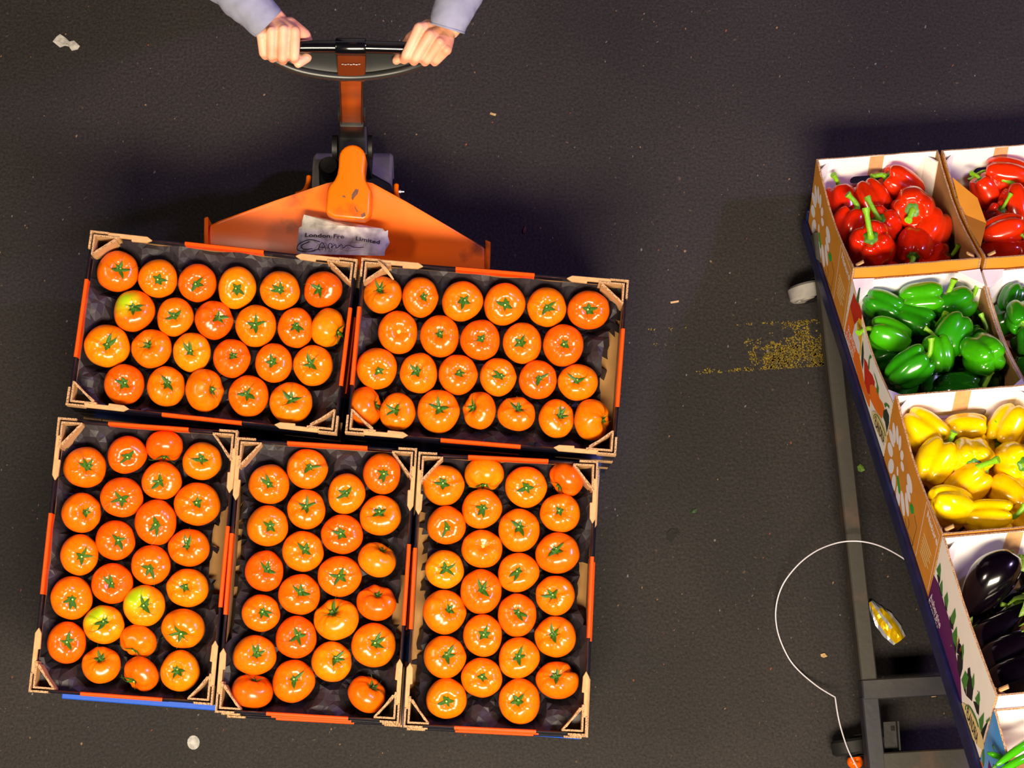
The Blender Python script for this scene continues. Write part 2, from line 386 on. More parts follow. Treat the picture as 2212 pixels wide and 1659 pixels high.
for k, (x, y, a, o) in enumerate(CR):
    for lv in (1, 2):
        rz = a + (0 if o == 'U' else PI / 2) + random.uniform(-.006, .006)
        sh = Vector((random.uniform(-.004, .004), -.0045 * lv if k == 3 else (-.0035 * lv if k == 4 else random.uniform(-.003, .003)), 0))
        if k == 4 and lv == 1: sh.x += .006
        M = Matrix.Translation(Vector((x, y, ZT - TH * (lv + 1) - .001 * lv)) + sh) @ Matrix.Rotation(rz, 4, 'Z')
        make_tray(M, ['', 'closed-in black and orange tray directly below the ', 'bottom black and orange tray of the stack under the '][lv] + CNAME[k], 'trays stacked below the open ones')
# torn strip of card on the upper right tray
bm = BM(); pA, pB = at(816, 563, ZT + .003), at(850, 604, ZT + .010)
d = (pB - pA); nrm_ = Vector((-d.y, d.x, 0)).normalized()
pts = []
for i in range(9):
    t = i / 8; p = pA.lerp(pB, t); p.z += .008 * math.sin(t * PI); pts.append((p, .0012 + .0022 * math.sin(t * PI) + random.uniform(0, .0007)))
L_ = [bm.verts.new(p + nrm_ * ww) for p, ww in pts]; R_ = [bm.verts.new(p - nrm_ * ww) for p, ww in pts]
L2_ = [bm.verts.new(v.co + Vector((0, 0, .001))) for v in L_]; R2_ = [bm.verts.new(v.co + Vector((0, 0, .001))) for v in R_]
for i in range(8):
    bm.faces.new((L2_[i], L2_[i + 1], R2_[i + 1], R2_[i])); bm.faces.new((L_[i], R_[i], R_[i + 1], L_[i + 1])); bm.faces.new((L_[i], L_[i + 1], L2_[i + 1], L2_[i])); bm.faces.new((R_[i], R2_[i], R2_[i + 1], R_[i + 1]))
tag(mesh_obj('card_strip', bm, M_kraft), 'torn kraft card strip poking over the first tomato of the upper right tray', 'card')
# ---------------------------------------------------------------- tomatoes
def tomato_profile(th):                                     # unit radius; th from top pole
    r = math.sin(th) ** .92; z = .79 * math.cos(th)
    z = math.copysign(abs(z / .79) ** .86 * .79, z)
    rho = r
    if th < PI / 2: z -= .30 * math.exp(-(rho / .30) ** 2) + .03 * math.exp(-(rho / .6) ** 2)
    else: z += .07 * math.exp(-(rho / .22) ** 2)
    return r, z
def tomato_mesh(seed, lobe=1.0, cleft=0.0):
    rnd = random.Random(seed); nl = rnd.choice((5, 6, 6, 7)); ph = rnd.uniform(0, 6); bm = BM(); NU, NV = 56, 30
    amp = rnd.uniform(.016, .034) * lobe; e2, p2 = rnd.uniform(.0, .03), rnd.uniform(0, 6); e3, p3 = rnd.uniform(.0, .022), rnd.uniform(0, 6)
    off = Vector((rnd.uniform(0, 90), 0, 0)); rings = []
    creases = [ph + 2 * PI * k / nl + rnd.uniform(-.25, .25) for k in range(nl)]; cd = [rnd.uniform(.2, 1.0) for _ in creases]
    for i in range(1, NV):
        th = PI * (i / NV) ** 1.0; row = []
        for k in range(NU):
            fi = 2 * PI * k / NU; r, z = tomato_profile(th)
            wtop = math.exp(-((th - .75) / .55) ** 2); wgen = math.sin(th)
            cr = sum(d_ * math.exp(-((math.remainder(fi - a, 2 * PI)) / .16) ** 2) for a, d_ in zip(creases, cd))
            f = 1 + amp * math.cos(nl * (fi - ph)) * wtop + e2 * math.cos(2 * fi + p2) * wgen + e3 * math.cos(3 * fi + p3) * wgen - .028 * cr * wtop
            dz = -.055 * cr * wtop * lobe + .03 * wtop * math.cos(nl * (fi - ph)) * lobe
            if cleft:
                g = math.exp(-(math.remainder(fi - .6, 2 * PI) / .2) ** 2) * (1 if th < 2 else 0) * math.sin(min(th, 2) / 2 * PI) ; f -= cleft * .3 * g; dz -= cleft * .18 * g
            p = Vector((r * f * math.cos(fi), r * f * math.sin(fi), z + dz))
            p += p.normalized() * .028 * noise.noise(p * 1.7 + off) + p.normalized() * .004 * noise.noise(p * 3 + off)
            row.append(bm.verts.new(p))
        rings.append(row)
    top = bm.verts.new((0, 0, tomato_profile(.001)[1])); bot = bm.verts.new((0, 0, tomato_profile(PI - .001)[1]))
    for a, b in zip(rings, rings[1:]):
        for k in range(NU): bm.faces.new((a[k], b[k], b[(k + 1) % NU], a[(k + 1) % NU]))
    for k in range(NU): bm.faces.new((top, rings[0][k], rings[0][(k + 1) % NU])); bm.faces.new((bot, rings[-1][(k + 1) % NU], rings[-1][k]))
    me = bpy.data.meshes.new('tomato_body'); bm.to_mesh(me); bm.free(); me.materials.append(M_tomato); me.shade_smooth(); return me
def zsurf(rho):
    lo, hi = 0.001, PI / 2
    for _ in range(24):
        m = (lo + hi) / 2
        if tomato_profile(m)[0] < rho: lo = m
        else: hi = m
    return tomato_profile(lo)[1]
def calyx_mesh(seed):
    rnd = random.Random(seed); bm = BM(); n = rnd.choice((5, 5, 6)); a0 = rnd.uniform(0, 6)
    for k in range(n):
        a = a0 + 2 * PI * k / n + rnd.uniform(-.3, .3); Lg = rnd.uniform(.30, .78) * rnd.choice((.7, 1, 1)); wd = rnd.uniform(.065, .10); lift = rnd.uniform(0.01, .16); bend = rnd.uniform(-.5, .5); seg = 7
        up_, dn = [], []
        for i in range(seg + 1):
            t = i / seg; rho = .02 + Lg * t; aa = a + bend * t * t
            ww = wd * (math.sin(PI * min(1, t * 1.25 + .28)) ** .8 if t < .98 else 0) * (1 - t * .25); ww = max(ww, .004)
            z = zsurf(rho) + .035 + lift * t * t * 1.3
            ctr = Vector((rho * math.cos(aa), rho * math.sin(aa), z)); sd = Vector((-math.sin(aa), math.cos(aa), 0))
            l, r_ = ctr + sd * ww + Vector((0, 0, .018)), ctr - sd * ww + Vector((0, 0, .018))
            up_.append((bm.verts.new(l), bm.verts.new(ctr), bm.verts.new(r_)))
            dn.append((bm.verts.new(l - Vector((0, 0, .014))), bm.verts.new(ctr - Vector((0, 0, .014))), bm.verts.new(r_ - Vector((0, 0, .014)))))
        for i in range(seg):
            A_, B_ = up_[i], up_[i + 1]; bm.faces.new((A_[0], A_[1], B_[1], B_[0])); bm.faces.new((A_[1], A_[2], B_[2], B_[1]))
            C2, D2 = dn[i], dn[i + 1]; bm.faces.new((C2[1], C2[0], D2[0], D2[1])); bm.faces.new((C2[2], C2[1], D2[1], D2[2]))
            bm.faces.new((A_[0], B_[0], D2[0], C2[0])); bm.faces.new((B_[2], A_[2], C2[2], D2[2]))
    bmesh.ops.recalc_face_normals(bm, faces=bm.faces[:])
    me = bpy.data.meshes.new('calyx'); bm.to_mesh(me); bm.free(); me.materials.append(M_leafgreen); me.shade_smooth(); return me
def stub_mesh(seed):
    rnd = random.Random(seed); bm = BM(); z0 = zsurf(.01); tilt = Vector((rnd.uniform(-.06, .06), rnd.uniform(-.06, .06), 0))
    add_tube(bm, [(0, 0, z0 - .02), (0, 0, z0 + .08), Vector((0, 0, z0 + .17)) + tilt], [.085, .06, .052], n=9)
    bm.normal_update()
    for f in bm.faces: f.material_index = 1 if len(f.verts) > 4 and f.normal.z > .6 else 0
    me = bpy.data.meshes.new('stem'); bm.to_mesh(me); bm.free(); me.materials.append(M_leafgreen); me.materials.append(M_stemcut); return me
def scar_mesh():
    bm = BM(); z0 = zsurf(.02); poly = [(.10 * random.uniform(.6, 1.3) * math.cos(2 * PI * k / 11), .10 * random.uniform(.6, 1.3) * math.sin(2 * PI * k / 11)) for k in range(11)]
    add_prism(bm, poly, z0 - .05, z0 + .035)
    me = bpy.data.meshes.new('stem_scar'); bm.to_mesh(me); bm.free(); me.materials.append(M_stemcut); return me
TB = [tomato_mesh(s, lobe=(1, 1.3, .7, 1, 1.2, .6, 1.4, .9)[s]) for s in range(8)]; TCL = tomato_mesh(77, 1.3, 1.0)
CM = [calyx_mesh(s) for s in range(10)]; SM = [stub_mesh(s) for s in range(4)]; SCAR = scar_mesh()
OR = c(238, 112, 4); OR2 = c(238, 102, 4); YO = c(236, 126, 6); DK = c(238, 92, 4)
# per tray: crop scale, origin, list of (cx, cy, half width, half height, calyx x, calyx y, flag) read off the picture
T = [
 (3.352, 130, 480, [(418,358,152,152,430,340,''),(708,408,143,143,710,415,''),(995,440,141,141,985,448,'d'),(1280,475,140,155,1278,485,'y'),(1592,495,145,146,1592,490,''),(1902,488,145,133,1870,485,'d'),
  (535,643,152,152,530,620,'g'),(832,687,135,142,828,680,''),(1115,708,142,142,1145,690,'d'),(1418,750,150,157,1412,745,''),(1705,765,130,150,1708,750,''),(1938,765,118,145,2005,790,'sy'),
  (340,897,165,160,345,890,'y'),(663,915,148,145,635,890,''),(955,942,140,145,940,935,'y'),(1243,985,138,142,1250,965,'d'),(1547,1020,137,145,1535,1015,''),(1832,1037,145,152,1812,1028,''),
  (465,1175,147,152,463,1168,'d'),(768,1190,140,150,778,1165,''),(1047,1217,147,157,1105,1215,''),(1365,1258,147,155,1350,1245,''),(1672,1308,158,155,1675,1280,'')], [6, 6, 6, 5]),
 (3.352, 730, 540, [(325,325,142,140,300,285,''),(597,342,132,148,620,340,''),(900,372,152,147,912,368,''),(1205,393,153,155,1215,398,''),(1512,415,142,148,1517,418,''),(1815,435,157,143,1815,432,'d'),
  (435,597,150,155,443,590,'n'),(737,625,148,152,735,608,''),(1030,652,146,150,1038,645,'d'),(1335,675,147,148,1320,675,''),(1632,690,150,157,1640,683,'d'),
  (282,858,150,155,297,875,''),(585,892,138,150,570,880,''),(870,902,145,147,882,890,''),(1160,920,135,140,1178,912,''),(1448,940,141,143,1458,930,'d'),(1738,958,148,136,1728,945,''),
  (200,1133,103,143,330,1110,'s'),(432,1173,133,140,412,1160,''),(728,1168,157,160,735,1145,''),(1025,1163,125,143,975,1143,''),(1293,1187,140,130,1305,1145,''),(1582,1222,132,145,1612,1198,''),(1838,1230,118,155,1965,1235,'s')], [6, 5, 6, 7]),
 (2.44, 40, 880, [(350,316,114,110,365,312,''),(572,250,105,100,577,262,'d'),(771,206,102,77,770,285,'sd'),(968,284,105,102,965,275,''),(755,388,108,102,742,393,''),(545,475,113,108,543,485,'d'),(332,556,107,107,355,553,''),(942,510,122,117,942,503,''),
  (724,606,115,120,727,622,'d'),(511,701,104,108,527,700,'d'),(322,777,102,110,335,787,''),(899,740,110,102,888,728,''),(698,832,106,106,692,853,''),(495,928,112,108,488,932,'d'),(280,1005,110,117,280,1015,''),(892,952,112,104,877,948,'y'),
  (663,1045,112,112,663,1045,'yg2'),(450,1145,108,105,450,1130,'yg'),(254,1240,104,112,258,1238,'d'),(868,1165,116,108,853,1195,''),(633,1232,100,82,598,1305,'s'),(437,1358,103,102,430,1325,''),(647,1405,95,100,590,1460,'s'),(852,1390,106,110,832,1387,'y')],
  [[1, 7, 11, 15, 19], [2, 6, 10, 14, 18, 22], [3, 5, 9, 13, 17, 21, 23], [4, 8, 12, 16, 20, 24]]),
 (2.37, 440, 900, [(335,346,106,104,335,345,''),(531,267,107,103,543,258,''),(730,395,98,105,727,395,''),(913,292,101,104,925,293,'d'),(526,475,98,105,525,460,''),(905,507,108,105,903,487,''),(328,561,107,106,343,563,''),(709,603,108,104,705,600,'d'),
  (508,690,107,107,520,682,''),(888,732,100,108,915,680,'y'),(311,790,100,107,325,783,'d'),(696,817,116,105,698,818,''),(490,910,109,106,498,900,''),(884,953,102,100,890,910,'d'),(293,1006,99,98,303,1000,''),(680,1038,118,112,660,998,'y'),
  (474,1130,106,110,482,1122,'d'),(870,1170,117,115,880,1160,''),(261,1222,114,103,272,1215,''),(656,1255,107,105,678,1240,'y'),(460,1355,111,110,465,1345,''),(249,1405,108,78,262,1322,'sd'),(836,1421,104,100,865,1380,'')],
  [[1, 7, 11, 15, 19, 22], [2, 5, 9, 13, 17, 21], [3, 8, 12, 16, 20], [4, 6, 10, 14, 18, 23]]),
 (2.37, 840, 920, [(280,304,110,105,280,295,''),(490,247,103,77,487,323,'sy'),(702,313,110,106,707,318,''),(908,275,95,78,838,335,'sd'),(475,425,105,102,482,422,''),(877,446,105,101,875,435,''),(295,510,101,100,298,525,''),(667,534,108,114,668,518,''),
  (477,630,108,99,483,612,'n'),(863,652,116,107,852,635,''),(285,735,100,102,292,733,'y'),(662,751,109,101,660,745,''),(472,847,108,117,478,838,''),(852,868,104,102,835,868,''),(285,952,114,114,310,940,''),(657,968,101,113,660,957,''),
  (481,1073,105,107,488,1070,''),(853,1080,107,108,840,1070,''),(287,1183,111,110,300,1175,''),(665,1188,108,106,663,1183,''),(475,1289,106,104,480,1285,''),(863,1302,111,98,857,1280,'c'),(295,1397,106,105,298,1410,''),(669,1410,111,115,657,1410,'')],
  [[1, 7, 11, 15, 19, 23], [2, 5, 9, 13, 17, 21], [3, 8, 12, 16, 20, 24], [4, 6, 10, 14, 18, 22]]),
]
ORD = ['first', 'second', 'third', 'fourth', 'fifth', 'sixth', 'seventh']
ROWN = ['top', 'second', 'third', 'bottom']; COLN = ['leftmost', 'second', 'third', 'rightmost']
TPOS = []
def tomato(p, R, n, spin, sx, sy, me, col, cm, sm, label, group, scar=False, M_over=None):
    u, r, _ = (None, None, None)
    vr, vu, vv = view_axes(p)
    q = Vector((0, 0, 1)).rotation_difference(vv.lerp(n, 1.0).normalized())
    x = (vr - n * vr.dot(n)).normalized(); y = n.cross(x)
    Rm = Matrix((x, y, n)).transposed().to_4x4()
    root = tag(empty('tomato', Matrix.Translation(p) @ Rm), label, 'tomato', group)
    b = link('body', me, root); b.scale = (R * sx, R * sy, R * .98); b.color = col
    if M_over: b.material_slots[0].link = 'OBJECT'; b.material_slots[0].material = M_over
    if scar:
        s_ = link('stem_scar', SCAR, root); s_.scale = (R, R, R)
    else:
        s_ = link('calyx', cm, root); s_.scale = (R * 1.22, R * 1.22, R); s_.rotation_euler.z = spin
        t_ = link('stem', sm, root); t_.scale = (R, R, R)
    return root
for k, (sc, ox, oy, lst, rows) in enumerate(T):
    pos = []
    if k < 2:
        names = []
        for ri, nrow in enumerate(rows):
            for j in range(nrow): names.append(('%s from the left in the %s row' % (ORD[j], ROWN[ri])))
    else:
        names = [''] * len(lst)
        for ci, colm in enumerate(rows):
            for j, idx in enumerate(colm): names[idx - 1] = '%s down in the %s column' % (ORD[j], COLN[ci])
    for i, (cx, cy, hw, hh, kx, ky, fl) in enumerate(lst):
        X, Y = ox + cx / sc, oy + cy / sc; hw /= sc; hh /= sc; kx = ox + kx / sc; ky = oy + ky / sc
        side = 's' in fl; zc = ZT - (.047 if not side else .050)
        p = at(X, Y, zc); mpp = (CAM - p).dot(-(RW @ Vector((0, 0, -1)))) / FPX if False else (H - zc) / abs((RW @ Vector((X - CX, CY - Y, -FPX))).z)
        R = (max(hw, hh) if side else (hw * hh) ** .5) * mpp * .985
        vr, vu, vv = view_axes(p); g = .60 if not side else .52
        dx, dy = (kx - X) * mpp / R / g, -(ky - Y) * mpp / R / g; m_ = math.hypot(dx, dy)
        if m_ > .93: dx *= .93 / m_; dy *= .93 / m_; m_ = .93
        n = (vr * dx + vu * dy + vv * math.sqrt(1 - m_ * m_)).normalized()
        sx, sy = (1, 1) if side else (hw / (hw * hh) ** .5, hh / (hw * hh) ** .5)
        col = YO if 'y' in fl else (DK if 'd' in fl else (OR if random.random() < .6 else OR2))
        j_ = random.uniform(.92, 1.08); col = (min(1, col[0] * 1.0), col[1] * j_, col[2], 1)
        adj = 'greenish' if 'g' in fl else ('yellowish orange' if 'y' in fl else ('deep orange' if 'd' in fl else 'orange'))
        how = ' without its calyx' if 'n' in fl else (' lying sideways' if side else (' with a cleft shoulder' if 'c' in fl else ''))
        names[i] = names[i].replace(' from the left in the ', ' from left in ').replace(' down in the ', ' down in ')
        lab = '%s tomato%s, %s, %s' % (adj, how, names[i], CNAME[k])
        tomato(p, R, n, random.uniform(0, 6.28), sx, sy, TCL if 'c' in fl else random.choice(TB), col, random.choice(CM), random.choice(SM), lab, 'beef tomatoes in the open trays', 'n' in fl, M_tomato_green if 'g' in fl else None)
        pos.append((p, R))
    TPOS.append(pos)
# ---------------------------------------------------------------- crumpled black paper in each tray
def liner(k, tears):
    Mi = TRM[k].inverted(); pts = [((Mi @ p).x, (Mi @ p).y, R) for p, R in TPOS[k]]
    L2, W2 = .2905, .1905; nx, ny = 50, 33; bm = BM(); off = Vector((k * 7.3, 0, 0)); rnd = random.Random(k)
    grid = []
    for j in range(ny + 1):
        row = []
        for i in range(nx + 1):
            x, y = -L2 + 2 * L2 * i / nx, -W2 + 2 * W2 * j / ny
            if 0 < i < nx: x += rnd.uniform(-.0035, .0035)
            if 0 < j < ny: y += rnd.uniform(-.0035, .0035)
            dm = min(math.hypot(x - a, y - b) / R for a, b, R in pts)
            de = min(L2 - abs(x), W2 - abs(y))
            cell = min(1, max(0, (dm - .82) / .55)); cell = cell * cell * (3 - 2 * cell)
            v = Vector((x * 20, y * 20, 0)) + off
            nzz = noise.noise(v) * .5 + abs(noise.noise(v * 2.1)) * .9 - .25
            z = .010 + .040 * cell + cell * .014 * nzz
            if dm > 1.15: z += min(.022, (dm - 1.15) * .035) + .008 * noise.noise(v * 1.5)
            ew = math.exp(-(de / .011) ** 2); target = .072 + .020 * noise.noise(Vector((x * 16, y * 16, 9)) + off)
            for (tx, ty, tr) in tears:
                q = math.hypot((x - tx) / tr[0], (y - ty) / tr[1])
                if q < 1.3: target = min(target, .008 + .05 * max(0, q - .9)); z = min(z, .008 + .14 * max(0, q - .75)) if de < .05 else z
            z = z * (1 - ew) + target * ew
            if dm < 1.02: z = min(z, .045)
            row.append(bm.verts.new((x, y, min(z, .094))))
        grid.append(row)
    def torn(v):
        return any(math.hypot((v.co.x - tx) / tr[0], (v.co.y - ty) / tr[1]) < 1 + .45 * noise.noise(Vector((v.co.x * 40, v.co.y * 40, 4))) for tx, ty, tr in tears)
    for j in range(ny):
        for i in range(nx):
            if torn(grid[j][i]) : continue
            a, b, c2, d2 = grid[j][i], grid[j][i + 1], grid[j + 1][i + 1], grid[j + 1][i]
            if (i + j) % 2: bm.faces.new((a, b, c2)); bm.faces.new((a, c2, d2))
            else: bm.faces.new((a, b, d2)); bm.faces.new((b, c2, d2))
    for v in [v for v in bm.verts if not v.link_faces]: bm.verts.remove(v)
    o = mesh_obj('paper_liner', bm, M_paper); o.matrix_world = TRM[k]
    return tag(o, 'crumpled black paper liner around the tomatoes in the ' + CNAME[k], 'paper', 'black paper liners in the open trays')
# tears: tray-local x is the long side (for portrait trays local x points up the picture, local y to its left)
liner(0, [])
liner(1, [(.292, -.035, (.036, .15))])
liner(2, [(.03, -.192, (.10, .030))])
liner(3, [(.03, .192, (.14, .015)), (-.05, -.192, (.07, .014))])
liner(4, [(-.02, .192, (.24, .026)), (.03, -.192, (.06, .018))])
# ---------------------------------------------------------------- sloping display cart with produce boxes
BO = Vector((.8325, 1.3273, .2346))                         # rim corner of the first red pepper box
bx = Vector((.995, .0919, -.0382)).normalized(); bz = Vector((-.0226, .5823, .8126)); bz = (bz - bx * bz.dot(bx)).normalized(); by = bz.cross(bx)
HB, PITCH = .1983, .3989
BED = Matrix((bx, -by, bz)).transposed().to_4x4(); BED.translation = BO   # columns u (right), v (down the slope's picture), w (normal)
# (left-handed on purpose only for reading off numbers; geometry is written in right-handed world coordinates)
def bp(u, v, w_): return BO + bx * u - by * v + bz * w_
def bed_uv(px, py, w_):
    p = on_plane(px, py, bp(0, 0, w_), bz) - BO
    return p.dot(bx), -p.dot(by)
def side_st(px, py, u=0.0):
    p = on_plane(px, py, bp(u, 0, 0), bx) - BO
    return -p.dot(by), p.dot(bz)
LB = Matrix((bx, by, bz)).transposed().to_4x4(); LB.translation = BO      # right-handed frame of the bed: x = u, y = -v
LBi = LB.inverted()
cart = tag(empty('display_cart', LB), 'dark blue sloping produce display cart on a worn steel base frame', 'cart')
def cpart(name, bm, m, **k):
    o = mesh_obj(name, bm, m, cart, **k); return o
def world_part(name, bm, m, parent, **k):                   # bm holds world coordinates
    bm.transform(parent.matrix_world.inverted() if parent.parent is None else (parent.parent.matrix_world @ parent.matrix_basis).inverted())
    return mesh_obj(name, bm, m, parent, **k)
WB = -HB - .001; VEND = 2.35; UW = .66
bm = BM(); add_box(bm, (-.004, -VEND, WB - .022), (UW, .006, WB)); cpart('bed_panel', bm, M_navy)
bm = BM(); add_box(bm, (-.013, -VEND, WB - .040), (-.004, .008, WB + .004)); bevel(bm, .003, 2); cpart('side_rail', bm, M_navy)
bm = BM(); add_box(bm, (UW, -VEND, WB - .052), (UW + .016, .008, WB + .006)); bevel(bm, .003, 2); cpart('side_rail', bm, M_navy)
bm = BM(); add_box(bm, (-.004, .006, WB - .052), (UW, .020, WB + .03)); bevel(bm, .003, 2); cpart('foot_rail', bm, M_navy)
for v in (.5, 1.2, 1.9):
    bm = BM(); add_box(bm, (.0, -v - .03, WB - .05), (UW, -v + .03, WB - .022)); cpart('cross_bar', bm, M_navy)
def beam(name, p1, p2, w1, z1, z0, m, ch=0.0, parent=cart):
    a, b = at(p1[0], p1[1], z1), at(p2[0], p2[1], z1); d = (b - a).normalized(); n = Vector((-d.y, d.x, 0)) * w1
    poly = [a, b, b - n, a - n]
    bm = BM()
    if ch: poly = [a, b, b - n * .35, b - d * ch - n, a - n]
    P = [(q.x, q.y) for q in poly]
    add_prism(bm, P, z0, z1); bmesh.ops.recalc_face_normals(bm, faces=bm.faces[:]); bevel(bm, .003, 1)
    return world_part(name, bm, m, parent)
ZF = .16
beam('base_rail', (1757, 500), (1861, 1470), -.038, ZF, ZF - .05, M_frame, 0)
beam('base_rail', (1862, 1505), (1887, 1760), -.040, ZF, ZF - .05, M_frame_dark)
beam('base_cross_beam', (1861, 1468), (2400, 1438), .048, ZF + .001, ZF - .05, M_frame_dark)
beam('base_cross_beam', (1906, 1626), (2420, 1596), .060, ZF + .001, ZF - .05, M_frame)
# far-side rail and uprights that carry the bed
pA = at(1757, 500, ZF); pB = at(1887, 1760, ZF)
bm = BM(); off = bx * (UW - .05); off.z = 0
for q, r_ in ((pA + off, pB + off),):
    d = (r_ - q).normalized(); n = Vector((-d.y, d.x, 0)) * .038
    add_prism(bm, [(q.x, q.y), (r_.x, r_.y), ((r_ + n).x, (r_ + n).y), ((q + n).x, (q + n).y)], ZF - .05, ZF)
bmesh.ops.recalc_face_normals(bm, faces=bm.faces[:]); world_part('base_rail', bm, M_frame, cart)
for (u, v) in ((.22, .25), (UW - .07, .25), (.30, 2.1), (UW - .07, 2.1)):
    top = bp(u, v, WB - .05); bm = BM(); add_box(bm, (top.x - .02, top.y - .02, ZF - .05), (top.x + .02, top.y + .02, top.z + .03)); world_part('upright', bm, M_frame_dark, cart)
def castor(px, py, tilt, wm=None):
    p = at(px, py, .05); bm = BM()
    ce = Vector((p.x, p.y, .046)); d = Vector((math.cos(tilt), math.sin(tilt), 0)); n = Vector((-d.y, d.x, 0))
    add_box(bm, (.022, -.030, .10), (.082, .030, .106)); add_prism(bm, [(-.010, .032), (.012, .032), (.070, .10), (.026, .10)], -.026, -.023, M=Matrix.Rotation(PI / 2, 4, 'X')); add_prism(bm, [(-.010, .032), (.012, .032), (.070, .10), (.026, .10)], .023, .026, M=Matrix.Rotation(PI / 2, 4, 'X'))
    add_tube(bm, [(.052, 0, .104), (.052, 0, .125)], .012, 10)
    bm.transform(Matrix.Translation((ce.x, ce.y, 0)) @ Matrix.Rotation(tilt, 4, 'Z'))
    fork = world_part('castor', bm, M_black_steel, cart)
    bm = BM(); R = .046
    prof = [(-.017, .6), (-.019, .86), (-.013, 1), (.013, 1), (.019, .86), (.017, .6)]
    rings = []
    for y_, f in prof: rings.append([bm.verts.new((R * f * math.cos(2 * PI * k / 28), y_, R * f * math.sin(2 * PI * k / 28))) for k in range(28)])
    for a, b in zip(rings, rings[1:]):
        for k in range(28): bm.faces.new((a[k], a[(k + 1) % 28], b[(k + 1) % 28], b[k]))
    add_tube(bm, [(0, -.0205, 0), (0, .0205, 0)], .020, 16)
    for sy in (-1, 1):
        for k in range(5):
            a = 2 * PI * k / 5; add_tube(bm, [(.012 * math.cos(a), sy * .015, .012 * math.sin(a)), (R * .72 * math.cos(a), sy * .015, R * .72 * math.sin(a))], .0045, 6)
    bmesh.ops.recalc_face_normals(bm, faces=bm.faces[:])
    bm.transform(Matrix.Translation((ce.x, ce.y, R)) @ Matrix.Rotation(tilt, 4, 'Z') @ Matrix.Rotation(.0, 4, 'X'))
    bm.transform(fork.parent.matrix_world.inverted()); wo = mesh_obj('wheel', bm, wm or M_nylon, fork, auto=40)
    return fork
castor(1744, 630, .22)
castor(1838, 1612, .15, M_rubber)
castor(1745 + 545, 600, .3)
castor(1838 + 545, 1580, .2)
# black lifting bracket hanging inside the base frame
bm = BM(); q = [at(1908, 1560, .13), at(1938, 1558, .13), at(1943, 1622, .13), at(1911, 1624, .13)]
add_prism(bm, [(p.x, p.y) for p in reversed(q)], .122, .13); 
q2 = [at(1924, 1568, .131), at(1933, 1567, .131), at(1934, 1578, .131), at(1925, 1579, .131)]
add_prism(bm, [(p.x, p.y) for p in reversed(q2)], .130, .1306, 1)
add_prism(bm, [(p.x, p.y) for p in reversed([at(1938, 1558, .15), at(1942, 1558, .15), at(1946, 1622, .15), at(1943, 1622, .15)])], .10, .15)
pe = at(1911, 1600, .12); add_box(bm, (pe.x - .05, pe.y - .008, .115), (pe.x + .01, pe.y + .008, .123))
bmesh.ops.recalc_face_normals(bm, faces=bm.faces[:]); world_part('bracket', bm, [M_black_steel, M_hole], cart)
# ---- produce boxes
def box_part(root, name, bm, m, **k): return mesh_obj(name, bm, m, root, **k)
def wall_quad(bm, f, prof_top, s0, s1, n, t, zb, hole=None, mo=0, mi_=1, me_=2):
    """f(s, z, d) -> point; outer face at d=0, inner at d=t; prof_top(s) the rim height; one optional slot."""
    xs = [s0 + (s1 - s0) * i / n for i in range(n + 1)]
    if hole: xs = sorted(set([x for x in xs if all(abs(x - h) > .004 for h in hole[:2])] + [hole[0], hole[1]]))
    cols = []
    for x in xs:
        zs = [zb, hole[2], hole[3], prof_top(x)] if hole else [zb, prof_top(x)]
        cols.append([(bm.verts.new(f(x, z, 0)), bm.verts.new(f(x, z, t))) for z in zs])
    nz = len(cols[0]) - 1
    def add(vs, m_):
        fc = bm.faces.new(vs); fc.material_index = m_
    for i in range(len(xs) - 1):
        a, b = cols[i], cols[i + 1]
        for j in range(nz):
            if hole and j == 1 and xs[i] >= hole[0] - 1e-6 and xs[i + 1] <= hole[1] + 1e-6: continue
            add((a[j][0], b[j][0], b[j + 1][0], a[j + 1][0]), mo); add((b[j][1], a[j][1], a[j + 1][1], b[j + 1][1]), mi_)
        add((a[nz][0], b[nz][0], b[nz][1], a[nz][1]), me_); add((b[0][0], a[0][0], a[0][1], b[0][1]), me_)
        if hole and xs[i] >= hole[0] - 1e-6 and xs[i + 1] <= hole[1] + 1e-6:
            add((a[1][0], b[1][0], b[1][1], a[1][1]), me_); add((b[2][0], a[2][0], a[2][1], b[2][1]), me_)
    for cc in (cols[0], cols[-1]):
        for j in range(nz): add((cc[j][0], cc[j][1], cc[j + 1][1], cc[j + 1][0]), me_)
    if hole:
        for (hx, sx_) in ((hole[0], 1), (hole[1], -1)):
            for (hz, sz_) in ((hole[2], 1), (hole[3], -1)):
                rr_ = min(.0115, (hole[3] - hole[2]) * .48, (hole[1] - hole[0]) * .48); pts_ = [(hx, hz)] + [(hx + sx_ * (rr_ - rr_ * math.cos(t)), hz + sz_ * (rr_ - rr_ * math.sin(t))) for t in [PI / 2 * q / 5 for q in range(6)]]
                A_ = [bm.verts.new(f(a, b, 0)) for a, b in pts_]; B_ = [bm.verts.new(f(a, b, t)) for a, b in pts_]
                for i in range(1, 6): add((A_[0], A_[i], A_[i + 1]), mo); add((B_[0], B_[i], B_[i + 1]), mi_); add((A_[i], A_[i + 1], B_[i + 1], B_[i]), me_)
        for i, x in enumerate(xs):
            if abs(x - hole[0]) < 1e-6 or abs(x - hole[1]) < 1e-6: add((cols[i][1][0], cols[i][2][0], cols[i][2][1], cols[i][1][1]), me_)
    bmesh.ops.recalc_face_normals(bm, faces=bm.faces[:])
TC = .0042
